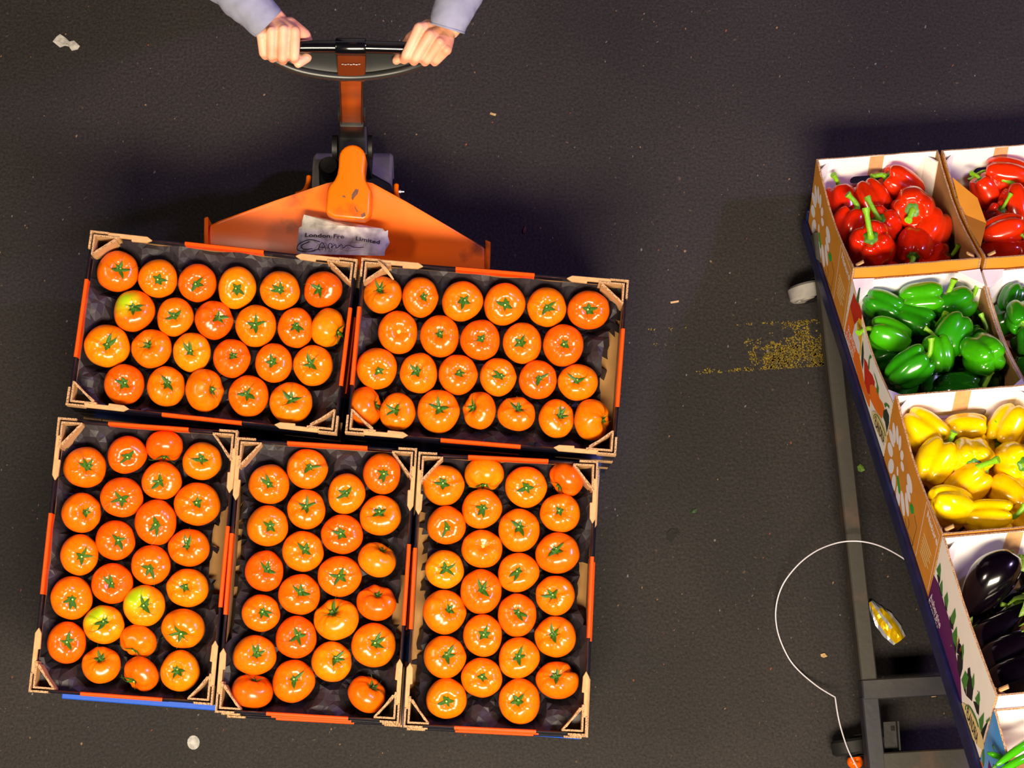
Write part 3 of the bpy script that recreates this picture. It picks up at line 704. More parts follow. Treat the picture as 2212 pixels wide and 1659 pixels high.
def produce_box(kind, u0, v0, label, group=None, wu=.298, lv=.394, h=HB, yaw=0.0, name='produce_box'):
    """local frame: x right, y up the picture (towards the low end), z normal; origin at the top-left corner of the base."""
    M = LB @ Matrix.Translation((u0, -v0, -HB)) @ Matrix.Rotation(yaw, 4, 'Z')
    r = tag(empty(name, M), label, 'box', group)
    white = kind in ('green', 'aubergine', 'chili')
    out = M_white if white else M_kraft_out
    side_out = {'chili': M_blue_ink}.get(kind, out)
    inner_side = M_kraft_in if kind in ('nature',) else (M_kraft_in if kind in ('green',) else M_kraft_in)
    bm = BM(); add_box(bm, (.001, -lv + .001, 0), (wu - .001, -.001, .004)); box_part(r, 'base', bm, M_kraft_in)
    dip = {'nature': .026, 'green': .030, 'aubergine': .012, 'chili': .02}[kind]
    def side_top(s): t = s / lv; return h - dip * (math.sin(PI * min(1, max(0, t))) ** 1.2) + (.003 * noise.noise(Vector((s * 30, u0, 0))) if kind != 'green' else 0)
    slot = (.225, .243, h * .36, h * .50) if kind in ('nature',) else None
    bm = BM(); wall_quad(bm, lambda s, z, d: Vector((d, -s, z)), side_top, .0, lv, 22, TC, .0, (lv * .44, lv * .445 + .014, h * .38, h * .52))
    box_part(r, 'side_wall', bm, [side_out, inner_side, M_kraft_edge])
    bm = BM(); wall_quad(bm, lambda s, z, d: Vector((wu - d, -s, z)), side_top, .0, lv, 22, TC, .0)
    box_part(r, 'side_wall', bm, [side_out, inner_side, M_kraft_edge])
    hb = h - (.0 if kind != 'green' else .0)
    hole_b = (wu * .30, wu * .70, h - .085, h - .060) if kind in ('nature',) else None
    def end_top(s): return hb + .002 * noise.noise(Vector((s * 25, v0, 3)))
    bm = BM(); wall_quad(bm, lambda s, z, d: Vector((s, -d, z)), end_top, TC + .0005, wu - TC - .0005, 14, TC, .0, hole_b)
    box_part(r, 'end_wall', bm, [out, M_white, M_kraft_edge])
    bm = BM(); wall_quad(bm, lambda s, z, d: Vector((s, -lv + d, z)), lambda s: end_top(s) - (.0), TC + .0005, wu - TC - .0005, 14, TC, .0, hole_b)
    box_part(r, 'end_wall', bm, [out, M_white if kind != 'green' else M_white, M_kraft_edge])
    if kind in ('nature', 'aubergine'):                      # bare kraft strip between the white linings
        for (ya, yb) in ((-TC - .0006, -TC), (-lv + TC, -lv + TC + .0006)):
            bm = BM(); x0 = wu * .44; add_box(bm, (x0, ya, .004), (x0 + .034, yb, h - .0615 - .026 if hole_b else h - .001)); 
            if hole_b: add_box(bm, (x0, ya, h - .0595), (x0 + .034, yb, h - .001))
            box_part(r, 'kraft_strip', bm, M_kraft)
        for (x, y) in ((TC, -TC), (wu - TC, -TC), (TC, -lv + TC), (wu - TC, -lv + TC)):   # folded-in corner stiffeners
            bm = BM(); sx = 1 if x < wu / 2 else -1; sy = -1 if y > -lv / 2 else 1
            add_prism(bm, [(x, y + sy * .024), (x + sx * .003, y + sy * .027), (x + sx * .026, y + sy * .003), (x + sx * .022, y)], .004, h - .012)
            bmesh.ops.recalc_face_normals(bm, faces=bm.faces[:]); box_part(r, 'corner_stiffener', bm, M_white if sy < 0 else M_kraft_in)
            if sy > 0:                                        # curled paper tongue poking out at the front corners
                bm = BM(); add_tube(bm, [(x + sx * .004, y + .006, h - .03), (x + sx * .010, y + .014, h - .006), (x + sx * .024, y + .013, h + .004)], [.0055, .006, .0055], 8, flat=.55)
                box_part(r, 'curled_tongue', bm, M_kraft)
    if kind in ('green',):                                    # sloping white corner gussets of the second box style
        for (x, y) in ((0, 0), (wu, 0), (0, -lv), (wu, -lv)):
            sx = 1 if x < wu / 2 else -1; sy = -1 if y > -lv / 2 else 1
            bm = BM(); a = .052; b = .046
            P = [(x + sx * .001, y + sy * .001, h + .004), (x + sx * a, y + sy * .001, h + .001), (x + sx * a * .95, y + sy * .006, h - .030), (x + sx * .004, y + sy * b, h - .012), (x + sx * .001, y + sy * b, h - .004)]
            top_ = [bm.verts.new(p) for p in P]; bot_ = [bm.verts.new((p[0], p[1], p[2] - .003)) for p in P]
            bm.faces.new(top_); bm.faces.new(list(reversed(bot_)))
            for i in range(5): bm.faces.new((top_[i], top_[(i + 1) % 5], bot_[(i + 1) % 5], bot_[i]))
            bmesh.ops.recalc_face_normals(bm, faces=bm.faces[:]); box_part(r, 'corner_gusset', bm, M_white_print)
            bm = BM(); add_prism(bm, [(x + sx * TC, y + sy * .040), (x + sx * (TC + .002), y + sy * .042), (x + sx * .052, y + sy * .0065), (x + sx * .050, y + sy * TC)], .004, h - .022)
            bmesh.ops.recalc_face_normals(bm, faces=bm.faces[:]); box_part(r, 'corner_stiffener', bm, M_white)
    return r
def ell(cx_, cy_, a, b, ang, n=18):
    ca, sa = math.cos(ang), math.sin(ang)
    return [(cx_ + ca * a * math.cos(t) - sa * b * math.sin(t), cy_ + sa * a * math.cos(t) + ca * b * math.sin(t)) for t in [2 * PI * k / n for k in range(n)]]
def printer(root, v0):
    """flat print on the outer left wall: polygons given as picture pixels (mapped to the wall once) or as (s, t) wall metres."""
    def st_poly(polys, m, name, lay=1, px=True, kind=None):
        bm = BM()
        for P in polys:
            q = []
            for p in P:
                if px:
                    s, t = side_st(p[0], p[1]); s -= v0; t += HB
                else: s, t = p
                q.append((s, t))
            vs = [bm.verts.new((-.0003 * lay, -s, t)) for s, t in q]
            try: bm.faces.new(vs)
            except ValueError: pass
        bm.normal_update()
        for f in bm.faces:
            if f.normal.x > 0: f.normal_flip()
        return box_part(root, name, bm, m)
    return st_poly
def wall_text(root, items, m, name, lay=2):
    bm = BM()
    for (s_, size, s0, t0, bold) in items:
        add_text(bm, s_, size, lambda x, y: Vector((-.0003 * lay, -(s0 + x), t0 + y)), 0, bold)
    bm.normal_update()
    for f in bm.faces:
        if f.normal.x > 0: f.normal_flip()
    return box_part(root, name, bm, m)
def crop(sx, ox, oy, pts): return [(ox + x / sx, oy + y / sx) for x, y in pts]
def pe(sx, ox, oy, cx_, cy_, a, b, deg, n=14):               # petal ellipse read in a crop
    return crop(sx, ox, oy, ell(cx_, cy_, a, b, math.radians(deg), n))
petals = [pe(4.611, 1880, 840, *q) for q in [(238,437,106,15,86),(270,460,98,13,88),(214,490,94,18,77),(296,540,78,14,92),(200,605,76,24,80),(316,662,52,17,88),(208,770,76,29,90),(320,772,54,15,80),(235,935,88,21,92),(392,942,104,22,80),(277,1070,110,20,88),(324,1140,132,17,84),(366,1150,124,15,84),(272,820,50,9,88),(380,1040,90,16,80)]]
def nature_print(root, v0):
    pr = printer(root, v0)
    base = .7978                                              # petals were read off the yellow box
    sh = printer(root, base)
    sh(petals, M_petal, 'flower_print')
    sh([crop(4.611, 1880, 840, p) for p in ([(264, 868), (280, 872), (300, 1000), (294, 1055), (284, 1030)], [(395, 1160), (410, 1136), (432, 1180), (436, 1240), (415, 1250), (400, 1205)])], M_bright_ink, 'leaf_print', 2)
    L_, Hh = .394, HB
    def bar(a, b, w_=.0011):
        a, b = Vector(a), Vector(b); d = (b - a).normalized(); n = Vector((-d.y, d.x)) * w_; return [tuple(a + n), tuple(b + n), tuple(b - n), tuple(a - n)]
    fr = [(.285, .004), (.285, .176), (.384, .183), (.384, .010)]
    pr([bar(fr[0], fr[1]), bar(fr[1], fr[2]), bar(fr[2], fr[3])], M_petal, 'frame_print', 1, False)
    wall_text(root, [('Nature', .027, .300, .150, .0008)] + [(t_, .0095, .300, .095 - .011 * i, 0) for i, t_ in enumerate(('paprika poivron', 'peppers grown', 'with care', 'nature fruit', 'and vegetables', 'fresh'))][:0], M_petal, 'wording')
    pr([[(.302, .10 - .011 * i), (.302 + (.062, .058, .064, .050, .060, .046)[i], .10 - .011 * i), (.302 + (.062, .058, .064, .050, .060, .046)[i], .0955 - .011 * i), (.302, .0955 - .011 * i)] for i in range(6)], M_cream_ink, 'small_print', 1, False)
    cs = []                                                   # thin drawn pepper outline under the flower
    for P in ([(345, 1290), (380, 1440), (425, 1540), (414, 1568)], [(440, 1260), (452, 1330), (462, 1380), (440, 1470), (418, 1566)], [(380, 1290), (388, 1350), (375, 1400)]):
        S_ = smoothpath([(x, y, 0) for x, y in P], 5)
        for a, b in zip(S_, S_[1:]):
            d = (b - a).normalized(); cs.append(crop(4.611, 1880, 840, [(a.x - d.y * 1.6, a.y + d.x * 1.6), (b.x - d.y * 1.6, b.y + d.x * 1.6), (b.x + d.y * 1.6, b.y - d.x * 1.6), (a.x + d.y * 1.6, a.y - d.x * 1.6)]))
    sh(cs, M_dkgreen_ink, 'outline_print')
GB = 'produce boxes on the display cart'
box_red = produce_box('nature', 0, 0, 'kraft flower-print box of red peppers at the low left corner of the cart', GB)
nature_print(box_red, 0)
u2, v2 = .306, .002
box_red2 = produce_box('nature', u2, v2, 'kraft box of red peppers beside the corner one, cut by the frame', GB)
# its bent left flap, folded inwards over the peppers
bm = BM(); P = [(.002, -.10, HB - .002), (.045, -.17, HB - .012), (.050, -.24, HB - .03), (.004, -.345, HB - .004), (.003, -.2, HB - .03)]
a_ = [bm.verts.new(p) for p in P]; b_ = [bm.verts.new((p[0], p[1], p[2] - .003)) for p in P]
for i, j, k_ in ((0, 1, 4), (1, 2, 4), (2, 3, 4)): bm.faces.new((a_[i], a_[j], a_[k_])); bm.faces.new((b_[k_], b_[j], b_[i]))
for i in range(4): bm.faces.new((a_[i], b_[i], b_[(i + 1) % 5], a_[(i + 1) % 5]))
bmesh.ops.recalc_face_normals(bm, faces=bm.faces[:]); box_part(box_red2, 'bent_flap', bm, M_kraft_out)
HG = HB - .030
box_grn = produce_box('green', 0, PITCH, 'white box of green peppers with a printed pepper picture on its side', GB, h=HG)
ug, vg = bed_uv(2150, 600, -.03)
box_grn2 = produce_box('green', .3015, PITCH + .004, 'white box of green peppers at the right edge, beside the other green one', GB, h=HG)
box_yel = produce_box('nature', 0, 2 * PITCH, 'kraft flower-print box full of yellow peppers', GB)
nature_print(box_yel, 2 * PITCH)
box_aub = produce_box('aubergine', 0, 3 * PITCH, 'white box of aubergines with a purple printed triangle', GB)
HC = HB - .035
box_chi = produce_box('chili', 0, 4 * PITCH, 'torn sky-blue printed box of green chillies at the bottom edge', GB, h=HC)
# print of the green pepper box
pg = printer(box_grn, PITCH); g5 = (5.1875, 1800, 560)
pg([crop(*g5, [(190, 520), (232, 372), (262, 470), (298, 520), (322, 600), (318, 670), (270, 690), (240, 735)])], M_red_ink, 'red_pepper_print', 1)
pg([crop(*g5, [(345, 1105), (380, 1160), (402, 1250), (440, 1300), (468, 1380), (462, 1450), (440, 1400), (415, 1440), (412, 1530), (385, 1490), (352, 1380)])], M_red_ink, 'red_pepper_print', 1)
pg([crop(*g5, [(190, 520), (240, 735), (218, 850), (290, 1060), (352, 1380), (385, 1490), (412, 1540), (412, 1659), (395, 1640), (300, 1390), (225, 1130), (132, 830), (140, 760)]), crop(*g5, [(412, 1410), (440, 1400), (470, 1430), (500, 1470), (520, 1560), (560, 1620), (576, 1680), (548, 1790), (480, 1700), (412, 1560)])], M_orange_ink, 'orange_pepper_print', 2)
pg([crop(*g5, [(272, 710), (290, 655), (320, 680), (326, 860), (310, 1080), (298, 1090), (304, 950), (272, 780)])], M_yellow_ink, 'yellow_pepper_print', 3)
pg([crop(*g5, [(218, 850), (244, 735), (304, 940), (296, 1060), (280, 1050)])], M_petal, 'white_diamond_print', 3)
pg([crop(*g5, [(260, 455), (292, 320), (308, 318), (290, 480), (275, 490)]), crop(*g5, [(392, 1220), (404, 1100), (418, 1068), (436, 1100), (412, 1120), (408, 1240)]), crop(*g5, [(455, 1262), (480, 1320), (515, 1450), (510, 1520), (488, 1480), (492, 1400)]), crop(4.611, 1880, 840, [(140, 150), (160, 138), (194, 170), (192, 200), (170, 168), (152, 190)])], M_green_ink, 'stalk_print', 3)
pg([crop(*g5, [(322, 1000), (336, 910), (346, 1050), (342, 1150), (332, 1240), (318, 1150)])], M_dkgreen_ink, 'green_pepper_print', 3)
pg([crop(4.611, 1880, 840, [(135, 215), (165, 200), (190, 270), (190, 340), (168, 440), (150, 330), (130, 280)])], M_dkgreen_ink, 'green_pepper_print', 3)
badge = [crop(4.611, 1880, 840, ell(98, 380, 172, 44, math.radians(67), 24))]
pg(badge, M_cream_ink, 'badge_print', 4)
def ring_arc(sx, ox, oy, pts, w_):
    out = []; S_ = smoothpath([(x, y, 0) for x, y in pts], 5)
    for a, b in zip(S_, S_[1:]):
        d = (b - a).normalized(); out.append(crop(sx, ox, oy, [(a.x - d.y * w_, a.y + d.x * w_), (b.x - d.y * w_, b.y + d.x * w_), (b.x + d.y * w_, b.y - d.x * w_), (a.x + d.y * w_, a.y - d.x * w_)]))
    return out
pg(ring_arc(4.611, 1880, 840, [(44, 300), (46, 258), (72, 262), (110, 330), (142, 410), (158, 470)], 4), M_green_ink, 'badge_arc', 5)
def slant_text(root, v0, s_, a, b, hpx, m, name, lay, bold=0.0, stretch=1.0):
    """text whose baseline runs between picture points a and b; its height is hpx metres on the wall."""
    sa, ta = side_st(*a); sb, tb = side_st(*b); sa -= v0; sb -= v0; ta += HB; tb += HB
    L_ = math.hypot(sb - sa, tb - ta); ca, sn = (sb - sa) / L_, (tb - ta) / L_
    me = text_mesh(s_, 1.0, bold); wd = max(v.co.x for v in me.vertices); kx = L_ / wd
    bm = BM(); vs = []
    for v in me.vertices:
        x, y = v.co.x * kx, v.co.y * hpx; vs.append(bm.verts.new((-.0003 * lay, -(sa + ca * x - sn * y), ta + sn * x + ca * y)))
    for p in me.polygons:
        try: bm.faces.new([vs[i] for i in p.vertices])
        except ValueError: pass
    bpy.data.meshes.remove(me); bm.normal_update()
    for f in bm.faces:
        if f.normal.x > 0: f.normal_flip()
    return box_part(root, name, bm, m)
gp = lambda x, y: (1800 + x / 5.1875, 560 + y / 5.1875)
slant_text(box_grn, PITCH, 'Paprikas', gp(166, 815), gp(250, 1045), .034, M_petal, 'wording', 5, .01)
slant_text(box_grn, PITCH, 'Poivrons', gp(146, 885), gp(232, 1105), .034, M_petal, 'wording', 5, .01)
yp = lambda x, y: (1880 + x / 4.611, 840 + y / 4.611)
slant_text(box_grn, PITCH, 'FLANDRIA', yp(50, 350), yp(142, 565), .036, M_black_ink, 'wording', 6, .02)
# print of the aubergine box
pa_ = printer(box_aub, 3 * PITCH); a4 = (3.26, 1980, 1150); V3 = 3 * PITCH
pa_([crop(*a4, [(74, 490), (122, 300), (160, 372), (200, 520), (240, 640), (280, 870), (310, 1030), (326, 1300), (330, 1338), (210, 1010), (130, 720)])], M_violet_ink, 'purple_triangle_print', 1)
aubs = [[(145, 300), (170, 290), (168, 340), (158, 370)], [(160, 380), (180, 400), (186, 450), (172, 440)], [(195, 470), (212, 490), (218, 560), (205, 540)], [(232, 590), (262, 640), (260, 690), (240, 670)], [(255, 720), (285, 780), (280, 860), (266, 820)], [(288, 860), (330, 880), (326, 960), (308, 1030), (290, 960)],
        [(318, 1030), (350, 1060), (350, 1150), (335, 1110)], [(362, 960), (378, 950), (384, 1010), (404, 1080), (392, 1190), (352, 1150), (356, 1050)], [(400, 1190), (445, 1200), (440, 1290), (425, 1270)], [(455, 1400), (500, 1330), (510, 1320), (480, 1420), (462, 1500), (452, 1450)]]
pa_([crop(*a4, P) for P in aubs], M_black_ink, 'aubergine_print', 2)
leafs = [[(142, 262), (170, 215), (174, 270), (168, 320), (155, 300)], [(165, 372), (184, 335), (186, 400), (184, 450), (172, 410)], [(195, 462), (220, 420), (226, 480), (218, 540), (205, 500)], [(240, 600), (274, 532), (280, 590), (266, 650), (250, 640)], [(252, 720), (286, 662), (290, 740), (280, 810), (262, 770)], [(284, 850), (334, 785), (336, 850), (326, 900), (310, 860)],
         [(318, 1040), (345, 975), (370, 1020), (356, 1080), (344, 1110), (330, 1080)], [(390, 1040), (408, 990), (410, 1060), (404, 1110), (394, 1080)], [(414, 1170), (446, 1118), (450, 1180), (440, 1220), (425, 1200)], [(440, 1320), (478, 1268), (474, 1340), (462, 1410), (448, 1380)], [(490, 1330), (520, 1300), (516, 1325), (498, 1345)]]
pa_([crop(*a4, P) for P in leafs], M_green_ink, 'calyx_print', 3)
pa_([crop(*a4, ell(398, 1365, 180, 38, math.radians(66), 24))], M_cream_ink, 'badge_print', 4)
pa_(ring_arc(3.26, 1980, 1150, [(350, 1250), (352, 1222), (376, 1228), (412, 1290), (440, 1370)], 4), M_green_ink, 'badge_arc', 5)
ap = lambda x, y: (1980 + x / 3.26, 1150 + y / 3.26)
slant_text(box_aub, V3, 'Aubergine', ap(98, 462), ap(166, 680), .030, M_petal, 'wording', 4, .01)
slant_text(box_aub, V3, 'Eggplant', ap(84, 502), ap(146, 700), .030, M_petal, 'wording', 4, .01)
slant_text(box_aub, V3, 'FLANDRIA', ap(354, 1285), ap(430, 1490), .038, M_black_ink, 'wording', 6, .02)
slant_text(box_aub, V3, 'www.flandria', ap(335, 1290), ap(425, 1560), .017, M_black_ink, 'wording', 6, 0)
# print of the chilli box
pc_ = printer(box_chi, 4 * PITCH); c9 = (9.265, 2080, 1480)
pc_([crop(*c9, [(400, 1280), (430, 1290), (440, 1500), (420, 1640), (395, 1600), (390, 1400)])], M_green_ink, 'stalk_print', 1)
pc_([crop(*c9, [(300, 1640), (340, 1480), (400, 1580), (410, 1700), (310, 1760)])], M_orange_ink, 'orange_print', 1)
pc_([crop(*c9, [(500, 1700), (520, 1500), (580, 1660), (600, 1760)])], M_violet_ink, 'purple_print', 1)
# ---------------------------------------------------------------- peppers, aubergines, chillies
def pepper_mesh(seed):
    rnd = random.Random(900 + seed); nl = rnd.choice((3, 4, 4)); ph = rnd.uniform(0, 6); bm = BM(); NU, NV = 56, 32
    ca_ = [ph + 2 * PI * k / nl + rnd.uniform(-.22, .22) for k in range(nl)]; cd = [rnd.uniform(.7, 1.15) for _ in ca_]; off = Vector((rnd.uniform(0, 99), 0, 0)); taper = rnd.uniform(.03, .15); bend = rnd.uniform(-.1, .1)
    rings = []
    for i in range(1, NV):
        th = PI * i / NV; row = []
        for k in range(NU):
            fi = 2 * PI * k / NU; sn, cs = math.sin(th), math.cos(th)
            r = sn ** .46; z = math.copysign(abs(cs) ** .8, cs) * .98
            cr = sum(d_ * math.exp(-(math.remainder(fi - a, 2 * PI) / .30) ** 2) for a, d_ in zip(ca_, cd))
            wr = .55 + .45 * abs(cs) ** 1.2
            f = 1.0 - .24 * cr * wr
            if th < PI / 2: z += .13 * math.exp(-((r - .62) / .28) ** 2) * (1 - cr) - .34 * math.exp(-(r / .36) ** 2) - .10 * cr * sn * (1 if r < .8 else .4)
            else: z -= .10 * math.exp(-((r - .5) / .3) ** 2) * (1 - cr) - .20 * math.exp(-(r / .25) ** 2) - .14 * cr * sn * (1 if r < .8 else .4)
            rr = r * f * (1 - taper * max(0, 1 - (z + 1) / 2) ** 1.5)
            p = Vector((rr * math.cos(fi) + bend * z * z, rr * math.sin(fi), z))
            p += p.normalized() * (.05 * noise.noise(p * 1.3 + off) + .012 * noise.noise(p * 4.5 + off)); row.append(bm.verts.new(p))
        rings.append(row)
    top = bm.verts.new(sum((v.co for v in rings[0]), Vector()) / NU); bot = bm.verts.new(sum((v.co for v in rings[-1]), Vector()) / NU)
    for a, b in zip(rings, rings[1:]):
        for k in range(NU): bm.faces.new((a[k], b[k], b[(k + 1) % NU], a[(k + 1) % NU]))
    for k in range(NU): bm.faces.new((top, rings[0][k], rings[0][(k + 1) % NU])); bm.faces.new((bot, rings[-1][(k + 1) % NU], rings[-1][k]))
    zt = top.co.z
    me = bpy.data.meshes.new('pepper_body'); bm.to_mesh(me); bm.free(); me.materials.append(M_pepper); me.shade_smooth(); return me, zt, bend
def pepper_stem(seed, zt, bend):
    rnd = random.Random(50 + seed); bm = BM(); n = 6; NU = 24; rings = []
    for (rho, dz) in ((.001, .10), (.14, .09), (.25, .05), (.33, .005), (.34, -.04)):
        rings.append([bm.verts.new((bend + rho * (1 + .12 * math.cos(n * 2 * PI * k / NU)) * math.cos(2 * PI * k / NU), rho * (1 + .12 * math.cos(n * 2 * PI * k / NU)) * math.sin(2 * PI * k / NU), zt + dz + .0)) for k in range(NU)])
    for a, b in zip(rings, rings[1:]):
        for k in range(NU): f = bm.faces.new((a[k], b[k], b[(k + 1) % NU], a[(k + 1) % NU])); f.material_index = 1
    dx = .75 if seed in (1, 5) else rnd.uniform(.15, .45); P = smoothpath([(bend, 0, zt + .04), (bend + .02, 0, zt + .25), (bend + dx * .6, .03, zt + .48), (bend + dx * 1.4, .05, zt + .72)], 4)
    add_tube(bm, P, [.17 - .05 * min(1, i / 5) + (.05 if i >= len(P) - 2 else 0) for i in range(len(P))], 12)
    me = bpy.data.meshes.new('stem'); bm.to_mesh(me); bm.free(); me.materials.append(M_pstem); me.materials.append(M_pcap); me.shade_smooth(); me.set_sharp_from_angle(angle=.9); return me
PM = [pepper_mesh(s) for s in range(7)]; PS = [pepper_stem(s, m_[1], m_[2]) for s, m_ in enumerate(PM)]
def axis_matrix(p, ang, elev, spin):
    vr, vu, vv = view_axes(p); a, e = math.radians(ang), math.radians(elev)
    n = (vr * math.cos(a) + vu * math.sin(a)) * math.cos(e) + vv * math.sin(e); n.normalize()
    x = vv.cross(n); x = x.normalized() if x.length > .05 else (vr - n * vr.dot(n)).normalized()
    if elev > 45:                                            # facing the viewer: spin is then the way the stalk bends in the picture
        q = vr * math.cos(math.radians(spin)) + vu * math.sin(math.radians(spin)); x = (q - n * q.dot(n)).normalized(); spin = 0
    y = n.cross(x)
    return Matrix.Translation(p) @ Matrix((x, y, n)).transposed().to_4x4() @ Matrix.Rotation(math.radians(spin), 4, 'Z')
def place_pepper(box, sx, ox, oy, cx_, cy_, rp, w_, ang, elev, spin, var, col, label, group, lenf=1.0, stem=True):
    px, py = ox + cx_ / sx, oy + cy_ / sx; p = on_plane(px, py, bp(0, 0, w_), bz); mpp = (CAM - p).length / FPX; R = rp / sx * mpp * 1.12; lenf = 1 + (lenf - 1) * .55
    lp = box.matrix_world.inverted() @ p; e_ = 1.05 * R + .007
    lp.x = min(max(lp.x, e_), .298 - e_); lp.y = max(min(lp.y, -e_ * .9), -.394 + e_ * .9); p = box.matrix_world @ lp
    root = tag(empty('bell_pepper', axis_matrix(p, ang, elev, spin)), label, 'pepper', group)
    b = link('body', PM[var][0], root); b.scale = (R, R, R * lenf); b.color = col
    if stem: s_ = link('stem', PS[var], root); s_.scale = (R, R, R * lenf)
    if stem and 'short round stem' in label: s_.scale.z *= .45; s_.location.z = PM[var][1] * R * lenf * .55
    return root
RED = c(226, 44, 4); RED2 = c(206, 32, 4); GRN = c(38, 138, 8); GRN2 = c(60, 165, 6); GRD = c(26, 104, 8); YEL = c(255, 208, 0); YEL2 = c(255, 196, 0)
r1 = (4.148, 1700, 280); gg = (4.88, 1780, 560); yy = (4.367, 1860, 820); r2 = (5.03, 2020, 290); g2 = (5.185, 2120, 540); aa = (5.184, 2060, 1180)
RL = [  # cx, cy, radius, depth under rim, stem direction, elevation, spin, mesh, colour, stretch, words
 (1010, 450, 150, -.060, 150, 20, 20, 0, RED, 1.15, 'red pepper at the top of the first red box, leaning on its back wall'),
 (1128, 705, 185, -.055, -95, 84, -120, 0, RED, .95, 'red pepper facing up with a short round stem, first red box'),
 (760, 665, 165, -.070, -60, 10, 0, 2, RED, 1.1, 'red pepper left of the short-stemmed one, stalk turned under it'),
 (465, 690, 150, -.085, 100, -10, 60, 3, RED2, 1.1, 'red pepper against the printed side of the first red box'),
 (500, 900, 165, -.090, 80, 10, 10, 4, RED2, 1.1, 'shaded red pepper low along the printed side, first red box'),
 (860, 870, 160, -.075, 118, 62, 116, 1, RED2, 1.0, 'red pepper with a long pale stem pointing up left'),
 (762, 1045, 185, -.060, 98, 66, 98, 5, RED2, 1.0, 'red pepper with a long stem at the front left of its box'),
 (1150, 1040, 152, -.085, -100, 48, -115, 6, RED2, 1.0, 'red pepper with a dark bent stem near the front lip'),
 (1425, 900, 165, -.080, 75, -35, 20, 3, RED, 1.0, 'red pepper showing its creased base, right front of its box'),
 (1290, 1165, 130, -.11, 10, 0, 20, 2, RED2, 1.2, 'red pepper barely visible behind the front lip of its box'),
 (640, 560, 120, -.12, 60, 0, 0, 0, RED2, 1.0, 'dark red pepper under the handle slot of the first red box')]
for a in RL: place_pepper(box_red, *r1, a[0], a[1], a[2], a[3], a[4], a[5], a[6], a[7], a[8], a[10], 'red peppers on the cart', a[9])
RL2 = [(800, 440, 175, -.055, 170, 5, 10, 2, RED, 1.45, 'large long red pepper lying across the second red box'),
 (560, 620, 140, -.075, 120, 15, 50, 3, RED, 1.15, 'red pepper left of the large one, beside the bent flap'),
 (900, 800, 185, -.075, 100, -20, 0, 4, RED, 1.1, 'red pepper cut by the right edge of the picture'),
 (690, 880, 130, -.085, 60, 55, 60, 1, RED2, 1.0, 'red pepper whose bright stem shows over its neighbour'),
 (740, 1060, 165, -.060, -160, 5, 20, 5, RED, 1.35, 'red pepper with a pink highlight lying near the front'),
 (720, 1300, 170, -.095, 0, 0, 0, 6, RED2, 1.2, 'shaded red pepper at the front of the second red box'),
 (990, 1290, 110, -.08, 90, 0, 0, 0, RED2, 1.0, 'red pepper in the front right of the second red box')]
for a in RL2: place_pepper(box_red2, *r2, a[0], a[1], a[2], a[3], a[4], a[5], a[6], a[7], a[8], a[10], 'red peppers on the cart', a[9])
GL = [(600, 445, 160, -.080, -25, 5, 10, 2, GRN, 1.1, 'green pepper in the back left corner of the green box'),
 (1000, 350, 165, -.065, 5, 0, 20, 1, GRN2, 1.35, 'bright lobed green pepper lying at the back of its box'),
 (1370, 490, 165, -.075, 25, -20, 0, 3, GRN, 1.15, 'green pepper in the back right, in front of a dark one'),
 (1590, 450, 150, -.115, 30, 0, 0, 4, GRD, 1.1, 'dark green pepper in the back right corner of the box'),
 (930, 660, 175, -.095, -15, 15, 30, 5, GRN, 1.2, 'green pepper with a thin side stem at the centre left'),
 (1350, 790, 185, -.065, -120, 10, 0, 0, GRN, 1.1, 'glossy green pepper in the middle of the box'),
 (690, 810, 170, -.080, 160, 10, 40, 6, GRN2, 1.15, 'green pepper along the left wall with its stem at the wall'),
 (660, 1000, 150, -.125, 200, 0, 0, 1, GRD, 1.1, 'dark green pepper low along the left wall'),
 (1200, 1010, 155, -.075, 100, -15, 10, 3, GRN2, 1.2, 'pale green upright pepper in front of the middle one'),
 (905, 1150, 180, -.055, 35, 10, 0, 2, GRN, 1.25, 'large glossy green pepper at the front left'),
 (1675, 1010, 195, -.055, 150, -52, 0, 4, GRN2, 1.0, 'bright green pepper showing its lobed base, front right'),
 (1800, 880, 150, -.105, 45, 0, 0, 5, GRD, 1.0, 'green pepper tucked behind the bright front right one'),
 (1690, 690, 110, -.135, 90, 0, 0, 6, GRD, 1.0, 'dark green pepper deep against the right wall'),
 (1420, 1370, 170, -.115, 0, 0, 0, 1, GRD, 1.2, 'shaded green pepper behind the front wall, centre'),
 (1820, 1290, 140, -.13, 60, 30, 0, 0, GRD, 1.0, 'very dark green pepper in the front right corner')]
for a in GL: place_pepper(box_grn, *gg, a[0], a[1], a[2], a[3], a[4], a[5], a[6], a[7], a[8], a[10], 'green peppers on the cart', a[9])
GL2 = [(310, 450, 130, -.09, -110, 10, 0, 2, GRD, 1.1, 'green pepper in the back corner of the cut-off green box'),
 (440, 760, 160, -.075, -70, 50, -60, 4, GRN, 1.0, 'green pepper with a bright stem in the cut-off green box'),
 (620, 480, 140, -.09, 0, 0, 0, 5, GRN, 1.0, 'green pepper beyond the right edge at the back'),
 (560, 1050, 150, -.09, 90, 0, 0, 1, GRD, 1.1, 'green pepper at the front of the cut-off green box')]
for a in GL2: place_pepper(box_grn2, *g2, a[0], a[1], a[2], a[3], a[4], a[5], a[6], a[7], a[8], a[10], 'green peppers on the cart', a[9])
